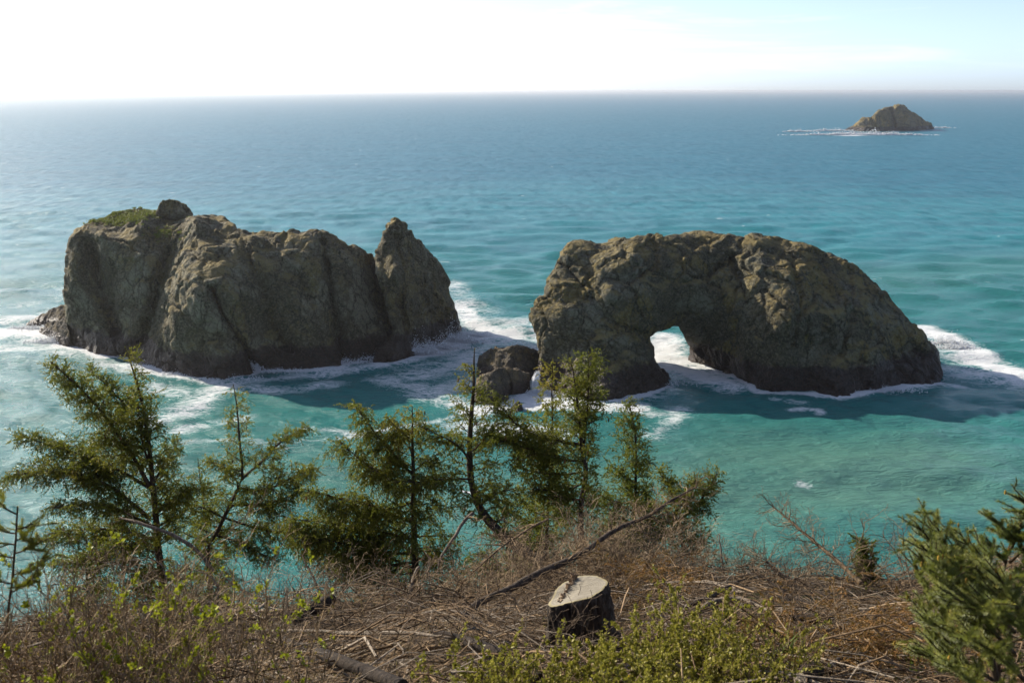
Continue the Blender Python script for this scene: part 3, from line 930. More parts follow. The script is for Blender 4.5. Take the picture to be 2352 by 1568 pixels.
def children(P, spacing, t0, t1, r, jit=0.5):
    L = lengths(P)
    n = np.maximum((L * (t1 - t0) / spacing + r.random(len(L))).astype(int), 0)
    i = np.repeat(np.arange(len(P)), n)
    if len(i) == 0:
        return i, np.zeros(0)
    k = np.arange(len(i)) - np.repeat(np.cumsum(n) - n, n)
    t = t0 + (t1 - t0) * (k + 0.5 + r.uniform(-jit, jit, len(i))) / np.repeat(np.maximum(n, 1), n)
    return i, np.clip(t, 0, 1)

def side_shoots(P, i, t, L, ang, r, droop=0.2, lift=0.0, K=4, roll=0.6, wob=0.05):
    p, tan = curve_eval(P, i, t)
    up = np.array([0, 0, 1.0])
    lat = np.cross(tan, up)
    lat /= np.linalg.norm(lat, axis=1, keepdims=True) + 1e-6
    nor = np.cross(lat, tan)
    sg = np.where(r.random(len(i)) < 0.5, -1, 1)
    ro = r.normal(0, roll, len(i))
    side = lat * (sg * np.cos(ro))[:, None] + nor * np.sin(ro)[:, None]
    a = np.radians(ang) * r.uniform(0.75, 1.2, len(i))
    d = tan * np.cos(a)[:, None] + side * np.sin(a)[:, None] + up * lift
    d /= np.linalg.norm(d, axis=1, keepdims=True) + 1e-9
    s = np.linspace(0, 1, K)[None, :, None]
    Lc = np.asarray(L)[:, None, None]
    wob = r.normal(0, wob, (len(i), K, 3)) * Lc
    wob[:, 0] = 0
    return p[:, None] + d[:, None] * s * Lc + np.array([0, 0, -1.0]) * (droop * Lc * s * s) + wob

def needles(mb, P, per_m, nl, nw, r, tint, tilt=52, t0=0.0):
    """needles around each curve of P (N,K,3)"""
    L = lengths(P) * (1 - t0)
    n = np.maximum((L * per_m + r.random(len(L))).astype(int), 1)
    i = np.repeat(np.arange(len(P)), n)
    t = t0 + (1 - t0) * r.random(len(i))
    p, tan = curve_eval(P, i, t)
    q = r.normal(size=(len(i), 3))
    rad = q - tan * (q * tan).sum(1, keepdims=True)
    rad /= np.linalg.norm(rad, axis=1, keepdims=True) + 1e-9
    a = np.radians(tilt) * r.uniform(0.7, 1.25, len(i)) * np.where(t > 0.92, 0.5, 1)
    d = tan * np.cos(a)[:, None] + rad * np.sin(a)[:, None]
    w = np.cross(d, q)
    w /= np.linalg.norm(w, axis=1, keepdims=True) + 1e-9
    l = nl * r.uniform(0.7, 1.2, len(i))[:, None]
    V = np.stack([p - w * nw * 0.5, p + w * nw * 0.5, p + d * l], 1).reshape(-1, 3)
    tn = np.clip(np.asarray(tint)[i] + r.normal(0, 0.08, len(i)) + np.where(t > 0.9, 0.12, 0), 0, 1)
    mb.add(V, np.arange(len(V)).reshape(-1, 3), None, np.repeat(tn, 3))

def branch_from(p, az, el, L, K, r, curve=0.0, wob=0.03):
    d = np.stack([np.sin(az) * np.cos(el), np.cos(az) * np.cos(el), np.sin(el)], -1)
    s = np.linspace(0, 1, K)[None, :, None]
    Lc = np.asarray(L)[:, None, None]
    w = r.normal(0, wob, (len(p), K, 3)) * Lc
    w[:, 0] = 0
    w = np.cumsum(w, 1) * 0.6
    return p[:, None] + d[:, None] * s * Lc + np.array([0, 0, 1.0]) * (curve * Lc * s * s) + w

GAP = 0.70
def spruce(name, label, trunk, Y, r0, seed, limbs=(), Lmax=1.0, Ltop=0.08, left=1.0, right=1.0, up=10, upl=None, t0=0.1, t1=0.98, gap=0.075, bare=0.0,
           twig=0.30, tspace=0.036, sspace=0.046, shoot=0.125, per_m=98, nl=0.029, nw=0.015, droop=0.25, curve=0.1, base_tint=0.54, mat=NEEDLE, power=0.8,
           ground=True, group=None, category='tree', cones=0, yellow=0.0, dead_low=0.0):
    r = np.random.default_rng(seed)
    T = np.array([at(a, b_, (Y[k] if np.ndim(Y) else Y)) for k, (a, b_) in enumerate(trunk)])   # listed from the foot up
    if ground:
        g = float(gz(T[0, 0], T[0, 1]))
        if T[0, 2] > g:
            T = np.concatenate([[[T[0, 0] + r.normal(0, .05), T[0, 1], g - 0.1]], T])
    base = np.array([T[0, 0], T[0, 1], T[0, 2]])
    root = thing(name, base, label, category, group)
    A = resample(T, 26, 0.008, r)
    f = np.linspace(0, 1, 26)
    mb = MB()
    tubes(mb, A, (r0 * (1 - f) ** 0.8 + 0.005) * (1 + 0.5 * np.exp(-f * 14)), 8, 0.3)
    mb.build('trunk', BARK, root)
    axes, lvl1 = [(A, 0)], []
    lim = []
    for pts, dY, rr_ in limbs:
        yb = np.mean(Y)
        q = np.array([at(a, b_, yb + (dY * k / (len(pts) - 1))) for k, (a, b_) in enumerate(pts)])
        q = resample(q, 10, 0.008, r)
        m = MB()
        tubes(m, q, np.linspace(rr_, 0.006, 10), 6, 0.35)
        m.build('limb', BARK, root)
        lim.append(q)
    # whorled branches of the trunk
    H = lengths(A[None])[0]
    gap = gap * GAP
    n = int(H * (t1 - t0) / gap)
    t = t0 + (t1 - t0) * (np.arange(n) + r.random(n)) / n
    p, tan = curve_eval(A[None], np.zeros(n, int), t)
    az_ = r.uniform(0, 2 * math.pi, n)
    sx = np.sin(az_)
    bias = np.where(sx < 0, 1 + (left - 1) * (-sx), 1 + (right - 1) * sx)
    Lb = (Ltop + (Lmax - Ltop) * (1 - (t - t0) / (1 - t0)) ** power) * bias * r.uniform(0.6, 1.15, n)
    el = np.radians(np.where(sx < 0, upl if upl is not None else up, up) + r.normal(0, 9, n) + 25 * t)
    keep = r.random(n) > bare
    B = branch_from(p, az_, el, Lb, 7, r, curve)[keep]
    tb = t[keep]
    lim_b = []
    if lim:
        LP = np.stack([resample(q, 7) for q in lim])
        B = np.concatenate([B, LP]) if len(B) else LP
        tb = np.concatenate([tb, np.full(len(lim), 0.5)])
        # side branches of the limbs
        i, tt = children(LP, gap * 0.8, 0.18, 0.97, r)
        Ll = lengths(LP)
        C = side_shoots(LP, i, tt, (0.22 * Ll[i] * (1 - tt) ** 0.7 + 0.08) * r.uniform(0.5, 1.2, len(i)), 48, r, 0.12, 0.05, 7, 0.9)
        B = np.concatenate([B, C])
        tb = np.concatenate([tb, np.full(len(C), 0.5)])
    wood, leaf = MB(), MB()
    nb = len(B)
    tubes(wood, B, (0.0045 + 0.011 * lengths(B)[:, None]) * np.linspace(1, 0.25, 7)[None], 4, r.uniform(0, .6, nb))
    i, tt = children(B, tspace, 0.12, 0.99, r)
    LB = lengths(B)
    Lt = np.minimum(twig, 0.08 + 0.55 * LB[i] * (1 - tt * 0.75)) * r.uniform(0.45, 1.15, len(i))
    Tw = side_shoots(B, i, tt, Lt, 52, r, droop, 0.0, 4, 0.7)
    tubes(wood, Tw, 0.0028 * np.linspace(1, 0.5, 4)[None] * np.ones((len(Tw), 1)), 2, r.uniform(0, .6, len(Tw)))
    i2, t2 = children(Tw, sspace, 0.2, 0.98, r)
    Sh = side_shoots(Tw, i2, t2, shoot * r.uniform(0.5, 1.2, len(i2)), 50, r, droop * 1.3, 0.0, 3, 0.8)
    tnB = np.clip(base_tint + r.normal(0, 0.12, nb) + yellow * np.clip((tb - 0.75) * 4, 0, 1), 0, 1)
    alive = r.random(nb) > dead_low * np.clip(1 - tb / 0.45, 0, 1)
    needles(leaf, Sh[alive[i[i2]]], per_m, nl, nw, r, np.clip(tnB[i[i2]] + r.normal(0, 0.08, len(Sh)), 0, 1)[alive[i[i2]]])
    needles(leaf, Tw[alive[i]], per_m * 0.9, nl, nw, r, tnB[i][alive[i]], t0=0.15)
    needles(leaf, B[alive], per_m * 0.8, nl, nw, r, np.clip(tnB[alive] + 0.05, 0, 1), t0=0.45)
    # the leader itself carries needles
    top = A[-8:][None]
    if bare < 0.9:
        needles(leaf, top, per_m * 1.3, nl, nw, r, np.array([base_tint + yellow]))
    tag(wood.build('branchwork', TWIGWOOD, root), kind='stuff')
    if leaf.n:
        tag(leaf.build('crown', mat, root), kind='stuff')
    if cones:
        sel = r.choice(len(Tw), min(cones, len(Tw)), replace=False)
        c = MB()
        e = Tw[sel, -1]
        tubes(c, np.stack([e, e + [0, 0, -.02], e + [0, 0, -.05], e + [0, 0, -.062]], 1), np.array([[.003, .011, .009, .002]]) * np.ones((len(sel), 1)), 5, r.random(len(sel)))
        tag(c.build('cone_crop', CONE, root), kind='stuff')
    return root
CONE = bark_mat('cone_scales', (0.10, 0.05, 0.02), (0.24, 0.12, 0.05), 90)

GT = 'spruces along the edge of the slope'
spruce('spruce_tree', 'broad many-limbed green spruce with a dark trunk, long limbs raised like horns', [(368, 1300), (360, 1240), (355, 1150), (345, 1050), (330, 950), (310, 870), (288, 797)], 14.0, 0.085, 201, group=GT,
       limbs=[([(345, 1120), (300, 1040), (250, 970), (200, 905), (116, 832)], -0.8, 0.035), ([(335, 1010), (290, 935), (245, 885), (202, 846)], 0.5, 0.022), ([(345, 1190), (240, 1110), (110, 1082), (4, 1098)], -0.4, 0.035),
              ([(345, 1120), (240, 1062), (140, 1030), (44, 1000)], 0.4, 0.03), ([(352, 1110), (380, 1060), (412, 1008)], 0.4, 0.02), ([(355, 1210), (240, 1160), (120, 1165)], -0.9, 0.028), ([(355, 1240), (250, 1215), (105, 1225)], 0.3, 0.026),
              ([(360, 1180), (420, 1130), (470, 1120)], -0.4, 0.02), ([(362, 1230), (300, 1250), (200, 1285), (120, 1300)], -0.5, 0.025), ([(340, 1060), (322, 980), (318, 925)], -0.3, 0.02)],
       Lmax=0.85, left=1.2, right=0.95, up=14, upl=20, t0=0.2, gap=0.07, twig=0.24, droop=0.12, cones=70, base_tint=0.48, yellow=0.2)
spruce('spruce_tree', 'thin forked spruce with a narrow leader and two limbs reaching away from the horned spruce', [(478, 1300), (500, 1222), (543, 1128), (557, 1085), (551, 1010), (545, 945), (537, 884)], 14.6, 0.055, 202, group=GT,
       limbs=[([(556, 1100), (600, 1060), (650, 1010), (711, 975)], 0.3, 0.022), ([(548, 1120), (610, 1125), (680, 1090), (724, 1066)], -0.5, 0.022), ([(530, 1160), (600, 1160), (690, 1130)], -0.6, 0.018), ([(520, 1190), (600, 1215), (690, 1225), (750, 1250)], -0.4, 0.018),
              ([(500, 1230), (560, 1250), (640, 1290)], -0.5, 0.018), ([(548, 1110), (510, 1070), (480, 1055)], 0.2, 0.014), ([(520, 1190), (450, 1160), (400, 1150)], -0.2, 0.016)],
       Lmax=0.7, Ltop=0.10, left=1.1, right=1.0, up=5, upl=10, t0=0.2, gap=0.08, twig=0.20, droop=0.2, cones=50, base_tint=0.56, yellow=0.25)
spruce('spruce_tree', 'slim young spruce squeezed between the horned spruce and the forked one', [(482, 1290), (475, 1220), (466, 1150), (460, 1100), (456, 1052)], 15.2, 0.03, 203, group=GT, Lmax=0.55, up=15, t0=0.25, gap=0.085, twig=0.2, base_tint=0.41)
spruce('spruce_tree', 'dense full spruce with layered drooping boughs, the bushiest of the row', [(955, 1340), (952, 1260), (950, 1180), (948, 1100), (947, 1010), (945, 932)], 13.2, 0.065, 204, group=GT,
       limbs=[([(948, 1090), (900, 1040), (850, 980), (815, 928)], -0.3, 0.02), ([(948, 1130), (880, 1090), (820, 1050), (782, 1015)], -0.5, 0.022), ([(950, 1200), (860, 1160), (760, 1140), (700, 1120)], -0.6, 0.024), ([(950, 1240), (850, 1215), (740, 1200), (656, 1190)], -0.3, 0.024),
              ([(950, 1270), (860, 1265), (760, 1240), (670, 1235)], -0.6, 0.024), ([(952, 1290), (850, 1300), (740, 1275), (690, 1270)], 0.2, 0.02), ([(948, 1080), (980, 1060), (1006, 1040)], 0.1, 0.014), ([(946, 1010), (915, 985), (885, 955)], -0.2, 0.012)],
       Lmax=1.15, left=1.25, right=0.75, up=-6, upl=4, t0=0.16, gap=0.055, twig=0.30, droop=0.38, cones=40, base_tint=0.50, yellow=0.5, power=0.9, dead_low=0.35)
spruce('spruce_tree', 'leaning spruce with a curved bare trunk and a tall thin spire', [(1262, 1310), (1210, 1270), (1150, 1222), (1110, 1178), (1088, 1130), (1078, 1058), (1083, 950), (1088, 880), (1091, 800)], [12.2, 12.4, 12.8, 13, 13.2, 13.3, 13.3, 13.3, 13.3], 0.085, 205, group=GT,
       limbs=[([(1080, 1060), (1050, 1020), (1000, 995), (950, 975)], -0.2, 0.016), ([(1083, 1100), (1030, 1100), (960, 1105), (905, 1106)], -0.5, 0.014), ([(1080, 1040), (1110, 1010), (1140, 975)], 0.2, 0.014), ([(1100, 1160), (1150, 1130), (1190, 1120)], 0.4, 0.018)],
       Lmax=0.62, Ltop=0.04, left=1.1, right=0.85, up=12, t0=0.36, t1=0.93, gap=0.07, twig=0.2, droop=0.15, cones=20, base_tint=0.48, yellow=0.35)
spruce('spruce_tree', 'slender straight spruce with yellowish tips, close behind the double-topped spruce', [(1256, 1260), (1258, 1180), (1264, 1080), (1267, 970), (1268, 900), (1270, 826)], 14.2, 0.035, 206, group=GT,
       limbs=[([(1264, 1060), (1220, 1040), (1170, 1010), (1128, 1005)], -0.2, 0.014)], Lmax=0.66, left=1.2, right=0.9, up=2, t0=0.25, gap=0.07, twig=0.2, droop=0.15, base_tint=0.56, yellow=0.45)
spruce('spruce_tree', 'double-topped spruce with a pale bent trunk and a bare spire beside its green top', [(1334, 1240), (1334, 1160), (1345, 1100), (1344, 1070), (1336, 1030), (1330, 960), (1322, 890), (1312, 828)], 13.4, 0.062, 207, group=GT,
       limbs=[([(1337, 1045), (1345, 1000), (1349, 940), (1352, 870), (1353, 808)], 0.1, 0.018), ([(1333, 1020), (1270, 1012), (1200, 985), (1160, 940), (1130, 914)], -0.4, 0.02), ([(1335, 1060), (1280, 1050), (1200, 1025), (1130, 1008)], -0.5, 0.02),
              ([(1336, 1085), (1280, 1090), (1210, 1080), (1170, 1055)], -0.3, 0.018), ([(1338, 1110), (1290, 1130), (1220, 1120)], -0.4, 0.016)],
       Lmax=0.66, left=1.3, right=0.35, up=12, upl=18, t0=0.36, gap=0.06, twig=0.22, droop=0.12, cones=25, base_tint=0.42, yellow=0.2, dead_low=0.4)
spruce('spruce_tree', 'small dark wind-flagged spruce, its boughs all swept to one side', [(1456, 1230), (1459, 1150), (1461, 1080), (1458, 1000), (1452, 955), (1445, 922)], 14.4, 0.04, 208, group=GT, Lmax=0.72, left=1.35, right=0.6, up=8, upl=16, t0=0.22, gap=0.036, twig=0.2, droop=0.1, base_tint=0.28)
spruce('spruce_tree', 'low Y-shaped spruce on a dark crooked stem, furthest along the row from the horned spruce', [(1568, 1270), (1560, 1215), (1553, 1180)], 13.6, 0.05, 209, group=GT,
       limbs=[([(1556, 1195), (1590, 1170), (1615, 1140), (1649, 1086)], 0.2, 0.026), ([(1554, 1180), (1545, 1140), (1530, 1110), (1512, 1080)], 0.1, 0.022), ([(1556, 1195), (1500, 1170), (1460, 1160)], -0.2, 0.018), ([(1552, 1180), (1575, 1140), (1600, 1100)], -0.3, 0.016), ([(1558, 1220), (1510, 1215), (1450, 1205)], -0.5, 0.016)],
       Lmax=0.55, up=35, t0=0.45, gap=0.04, twig=0.22, droop=0.1, base_tint=0.56, yellow=0.2)
spruce('spruce_tree', 'low dark bushy spruce growing under the leaning trunk', [(1165, 1330), (1165, 1270), (1160, 1215), (1156, 1160)], 14.5, 0.05, 210, group=GT, Lmax=1.1, up=0, t0=0.1, gap=0.05, twig=0.26, droop=0.3, base_tint=0.28, dead_low=0.2)
spruce('spruce_tree', 'low rounded green spruce in the gap behind the double-topped spruce', [(1240, 1300), (1236, 1240), (1230, 1180), (1226, 1130)], 15.2, 0.04, 211, group=GT, Lmax=0.75, up=4, t0=0.1, gap=0.06, twig=0.24, droop=0.2, base_tint=0.51)
spruce('spruce_tree', 'scrubby low spruce spreading under the horned spruce', [(200, 1360), (205, 1300), (215, 1240)], 14.2, 0.03, 212, group=GT, Lmax=0.9, left=1.2, up=4, t0=0.1, gap=0.05, twig=0.26, droop=0.2, base_tint=0.42)
spruce('spruce_tree', 'dark low spruce filling the space at the foot of the flagged spruce', [(1420, 1270), (1415, 1220), (1410, 1160)], 14.9, 0.035, 213, group=GT, Lmax=0.7, up=4, t0=0.1, gap=0.06, twig=0.24, droop=0.2, base_tint=0.31)
spruce('spruce_sapling', 'short bright green spruce sapling poking over the brushy crest beside bare twigs', [(1985, 1340), (1983, 1290), (1980, 1244)], 11.5, 0.02, 214, Lmax=0.2, Ltop=0.06, up=45, t0=0.2, gap=0.03, twig=0.12, tspace=0.035, per_m=420, droop=0.0, base_tint=0.36, category='sapling')

# ------------------------------------------------------------------ near spruces
def bough(mbw, mbl, pts, Ys, r, L=0.24, space=0.032, per_m=1500, nl=0.020, nw=0.0028, tint=0.5, r0=0.009, ang=30, lift=0.12, sub=True):
    q = np.array([at(a, b_, y) for (a, b_), y in zip(pts, Ys)])
    A = resample(q, 9, 0.004, r)[None]
    tubes(mbw, A, np.linspace(r0, 0.003, 9)[None], 6, 0.4)
    LA = lengths(A)[0]
    i, t = children(A, space, 0.12, 0.97, r)
    S = side_shoots(A, i, t, L * (1.05 - 0.75 * t) * r.uniform(0.6, 1.2, len(i)) + 0.03, ang, r, 0.0, lift, 5, 0.45, 0.015)
    tubes(mbw, S, 0.0028 * np.linspace(1, 0.6, 5)[None] * np.ones((len(S), 1)), 4, r.random(len(S)))
    tn = np.clip(tint + r.normal(0, 0.12, len(S)), 0, 0.9)
    needles(mbl, S, per_m, nl, nw, r, tn, 66)
    needles(mbl, A, per_m, nl, nw, r, np.array([tint]), 58, 0.2)
    if sub:
        i2, t2 = children(S, 0.10, 0.25, 0.9, r)
        S2 = side_shoots(S, i2, t2, 0.07 * r.uniform(0.5, 1.2, len(i2)), 45, r, 0.05, lift, 3, 0.7)
        needles(mbl, S2, per_m, nl, nw, r, tn[i2], 58)
        tubes(mbw, S2, 0.002 * np.ones((len(S2), 3)), 3, 0.4)
    tips = np.concatenate([S[:, -1], A[:, -1]])
    return tips

def near_spruce(name, label, trunk, Yt, boughs, seed, trunk_r=0.03, tint=0.5, mat=NEEDLE_BLUE, buds=True, **kw):
    r = np.random.default_rng(seed)
    T = np.array([at(a, b_, y) for (a, b_), y in zip(trunk, Yt)])
    g = float(gz(T[0, 0], T[0, 1]))
    if T[0, 2] > g:
        T = np.concatenate([[[T[0, 0], T[0, 1], g - 0.05]], T])
    root = thing(name, T[0], label, 'spruce')
    mb = MB()
    A = resample(T, 16, 0.003, r)
    tubes(mb, A, np.linspace(trunk_r, 0.004, 16), 8, 0.5)
    mb.build('trunk', TWIGWOOD, root)
    w, l = MB(), MB()
    needles(l, A[None, -9:], 700, 0.018, 0.0024, r, np.array([tint]), 58)
    tips = [A[-1:]]
    for pts, Ys in boughs:
        tips.append(bough(w, l, pts, Ys, r, tint=tint, **kw))
    tag(w.build('branchwork', TWIGWOOD, root), kind='stuff')
    tag(l.build('crown', mat, root), kind='stuff')
    if buds:
        e = np.concatenate(tips)
        e = e[r.random(len(e)) < 0.07]
        c = MB()
        tubes(c, np.stack([e - [0, 0, .008], e + [0, 0, .002], e + [0, 0, .012]], 1), np.array([[.003, .0055, .002]]) * np.ones((len(e), 1)), 5, r.random(len(e)))
        tag(c.build('bud_crop', BUD, root), kind='stuff')
    return root
BUD = bark_mat('spruce_buds', (0.22, 0.12, 0.03), (0.42, 0.27, 0.05), 90)

def fan(tips, foot, Yt, Yf, mid=0.12):
    out = []
    for (tx, ty) in tips:
        mx_, my_ = (tx + foot[0]) / 2 - (foot[1] - ty) * mid * .2, (ty + foot[1]) / 2 + mid * 60
        out.append(([foot, (mx_, my_), (tx, ty)], [Yf, (Yf + Yt) / 2, Yt]))
    return out
rb = np.random.default_rng(77)
bs = []
for tip, foot, ya, yb in [((2109, 1206), (2250, 1420), 3.7, 4.0), ((2145, 1196), (2255, 1430), 3.9, 4.1), ((2130, 1193), (2235, 1400), 4.1, 4.2), ((2178, 1212), (2290, 1400), 4.2, 4.2), ((2120, 1256), (2300, 1450), 3.5, 3.9),
                          ((2105, 1271), (2270, 1460), 3.7, 3.9), ((2114, 1295), (2330, 1500), 3.4, 3.9), ((2097, 1296), (2200, 1470), 3.9, 4.0), ((2190, 1372), (2330, 1450), 3.3, 3.6), ((2118, 1420), (2300, 1520), 3.4, 3.8),
                          ((2105, 1500), (2280, 1560), 3.5, 3.8), ((2260, 1392), (2352, 1450), 3.2, 3.5), ((2130, 1450), (2270, 1580), 3.7, 3.9), ((2150, 1350), (2300, 1520), 3.8, 4.1), ((2240, 1290), (2320, 1440), 4.2, 4.1), ((2210, 1450), (2352, 1560), 3.2, 3.5),
                          ((2170, 1520), (2330, 1640), 3.3, 3.6), ((2215, 1235), (2330, 1420), 3.9, 4.0), ((2255, 1262), (2350, 1430), 3.7, 3.8), ((2160, 1262), (2300, 1440), 3.6, 3.8), ((2290, 1310), (2380, 1470), 3.4, 3.6), ((2110, 1380), (2230, 1560), 4.0, 4.1)]:
    m_ = ((tip[0] * .45 + foot[0] * .55) - 6, (tip[1] * .45 + foot[1] * .55) - 12)
    bs.append(([foot, m_, tip], [yb, (ya + yb) / 2, ya]))
near_spruce('near_spruce', 'blue-green spruce with thick needle-covered boughs, at the end of the slash pile', [(2300, 1640), (2268, 1480), (2240, 1400), (2215, 1300)], [4.0, 4.05, 4.1, 4.2], bs, 301, tint=0.62)
bs = []
for tip, foot in [((2270, 1183), (2340, 1240)), ((2275, 1245), (2310, 1290)), ((2352, 1180), (2322, 1260)), ((2390, 1215), (2320, 1290)), ((2380, 1290), (2310, 1340)), ((2262, 1330), (2303, 1370)), ((2385, 1370), (2300, 1410)), ((2255, 1380), (2300, 1440)), ((2395, 1440), (2298, 1480)), ((2400, 1510), (2300, 1540)),
                  ((2350, 1230), (2325, 1220)), ((2300, 1225), (2328, 1235))]:
    bs.append(([foot, ((tip[0] + foot[0]) / 2, (tip[1] + foot[1]) / 2 + 6), tip], [4.6, 4.5, 4.4]))
near_spruce('near_spruce', 'upright young spruce with a yellowish stem rising behind the blue-green boughs', [(2290, 1640), (2297, 1402), (2304, 1327), (2317, 1259), (2333, 1194)], [4.6] * 5, bs, 302, 0.016, tint=0.42, L=0.13)
bs = []
for tip, foot in [((2336, 1140), (2420, 1180)), ((2340, 1175), (2420, 1200)), ((2380, 1130), (2425, 1160)), ((2345, 1330), (2420, 1380)), ((2350, 1400), (2430, 1460)), ((2480, 1180), (2425, 1200)), ((2490, 1300), (2425, 1340))]:
    bs.append(([foot, ((tip[0] + foot[0]) / 2, (tip[1] + foot[1]) / 2 + 5), tip], [4.1, 4.05, 4.0]))
near_spruce('near_spruce', 'taller spruce whose bough tips reach in past the yellowish-stemmed young spruce', [(2440, 1640), (2430, 1400), (2422, 1200), (2420, 1080)], [4.1] * 4, bs, 303, 0.02, tint=0.4, L=0.15)
bs = []
for tip, foot in [((-20, 1140), (38, 1180)), ((74, 1200), (36, 1215)), ((-20, 1205), (36, 1225)), ((95, 1240), (34, 1270)), ((-40, 1260), (34, 1280)), ((100, 1290), (30, 1320)), ((-40, 1320), (30, 1340)), ((70, 1330), (26, 1360)), ((-30, 1235), (36, 1250)), ((60, 1225), (36, 1240))]:
    bs.append(([foot, ((tip[0] + foot[0]) / 2, (tip[1] + foot[1]) / 2 + 4), tip], [4.4, 4.4, 4.4 + rb.uniform(-.2, .2)]))
near_spruce('spruce_sapling', 'thin wispy spruce sapling with a few pale green tiers, standing in the brown brush', [(-15, 1600), (8, 1480), (22, 1380), (34, 1270), (40, 1165)], [4.4] * 5, bs, 304, 0.009, tint=0.6, mat=NEEDLE, L=0.15, r0=0.004, buds=False)

# ------------------------------------------------------------------ the stump
def stump():
    r = np.random.default_rng(401)
    c = at(1334, 1350, 6.9)
    foot = float(gz(c[0], c[1]))
    foot = min(foot, c[2] - 0.58)
    root = thing('tree_stump', (c[0], c[1], foot), 'freshly sawn tree stump with a pale slanted cut face and dark rough bark', 'stump')
    n, m = 96, 34
    a = np.linspace(0, 2 * math.pi, n, endpoint=False)
    # plan of the cut: a blunt pear, its point towards the lower end of the cut
    R = 0.188 * (1 + 0.10 * np.cos(2 * (a - 0.5)) + 0.36 * np.exp(-((np.angle(np.exp(1j * (a - 3.6)))) / 0.36) ** 2) + 0.03 * np.sin(5 * a + 1) + 0.02 * np.sin(9 * a))
    ztop = c[2] + 0.034 * np.cos(a - 0.1) - 0.05 * np.exp(-((np.angle(np.exp(1j * (a - 3.55)))) / 0.5) ** 2)
    u = np.linspace(0, 1, m)[:, None]
    fl = 1 + 0.16 * u + (0.55 + 0.25 * np.cos(a - 5.6) + 0.18 * np.cos(4 * a + 0.5)) * u ** 3
    X_ = c[0] + np.cos(a) * R * fl + 0.10 * u ** 1.5
    Y_ = c[1] + np.sin(a) * R * fl
    Z_ = ztop * (1 - u) + (foot - 0.12) * u
    P = np.stack([X_, Y_, Z_ + 0 * X_], -1)
    q = np.stack([np.cos(a) * 9 + 0 * u, np.sin(a) * 9 + 0 * u, (Z_ - foot) * 7 + 0 * X_], -1)
    ridge = fbm(q * np.array([1.5, 1.5, 0.55]), 3, 9, 0.55, True)
    d = (ridge - 0.55) * 0.085 + (fbm(q * 2.4, 2, 14) - 0.5) * 0.035
    d[0] = np.minimum(d[0], 0) * 0.3
    P[..., 0] += np.cos(a) * d
    P[..., 1] += np.sin(a) * d
    idx = np.arange(n * m).reshape(m, n)
    nx = np.roll(idx, -1, 1)
    F = np.stack([idx[:-1], idx[1:], nx[1:], nx[:-1]], -1).reshape(-1, 4)
    mesh_obj('bark', P.reshape(-1, 3), [F], STUMPBARK, root, {'tint': np.zeros(n * m)})
    # cut face: rings from the bark rim inwards
    k = 9
    s = np.concatenate([[1.0, 0.955], np.linspace(0.9, 0.0, k)])[:, None]
    top = P[0]
    cc = top.mean(0)
    Cf = cc + (top - cc)[None] * s[..., None]
    Cf[..., 2] += 0.003 + 0.003 * (fbm(Cf * 40, 2, 3) - 0.5) * 3
    Cf[0, :, 2] -= 0.002
    rad = (s + 0 * a).ravel()
    idx = np.arange(Cf.shape[0] * n).reshape(-1, n)
    nx = np.roll(idx, -1, 1)
    F = np.stack([idx[:-1], idx[1:], nx[1:], nx[:-1]], -1).reshape(-1, 4)
    b = NT('sawn_wood')
    v = b.pos
    rd = b.attr('tint')
    n1 = b.noise(b.scaled(v, (6, 60, 20), rot=(0, 0, 0.5)), 1.0, 5, 0.6)
    col_ = b.mix(b.rng(n1, 0.35, 0.7), (0.215, 0.187, 0.135), (0.285, 0.252, 0.188))
    rings = b.math('SINE', b.math('MULTIPLY', b.math('ADD', rd, b.math('MULTIPLY', b.noise(v, 9, 2), 0.12)), 70.0))
    col_ = b.mix(b.rng(rings, 0.2, 1.0, 0.0, 0.4), col_, (0.12, 0.095, 0.068))
    col_ = b.mix(b.rng(rd, 0.90, 0.96), col_, (0.27, 0.225, 0.115))
    SAWN = b.finish(col_, 0.8, b.bump(n1, 0.4, 0.01))
    mesh_obj('cut_face', Cf.reshape(-1, 3), [F], SAWN, root, {'tint': rad}, smooth=False)
    # torn hinge of fibres left across the cut
    mb = MB()
    h0, h1 = top[int(n * 0.30)], top[int(n * 0.62)]
    nfi = 130
    t = r.random(nfi) ** 1.6
    p0 = h0 + (h1 - h0) * (t * 0.8)[:, None] + r.normal(0, .010, (nfi, 3)) * [1, 1, 0.1] - np.array([0, 0, .006])
    Lf = r.uniform(0.01, 0.05, nfi) * (1.25 - t)
    tip = p0 + np.stack([r.normal(0, .012, nfi), r.normal(0, .012, nfi), Lf], 1)
    tubes(mb, np.stack([p0, (p0 + tip) / 2, tip], 1), np.stack([r.uniform(.005, .011, nfi), r.uniform(.004, .009, nfi), np.full(nfi, .0015)], 1), 4, r.random(nfi))
    tag(mb.build('torn_hinge', bark_mat('torn_fibre', (0.17, 0.11, 0.065), (0.40, 0.30, 0.20), 70), root), kind='stuff')
    for ang, Lr in ((5.75, 0.34), (3.9, 0.22), (4.75, 0.2)):
        mb = MB()
        p = np.array([c[0] + .10 + math.cos(ang) * 0.24, c[1] + math.sin(ang) * 0.24, foot + .07])
        e = p + np.array([math.cos(ang), math.sin(ang), 0]) * Lr
        e[2] = gz(e[0], e[1]) - .04
        tubes(mb, resample([p, (p + e) / 2 + [0, 0, -.01], e], 8, .006, r), np.linspace(.085, .03, 8), 9, .1)
        mb.build('root', STUMPBARK, root)
stump()

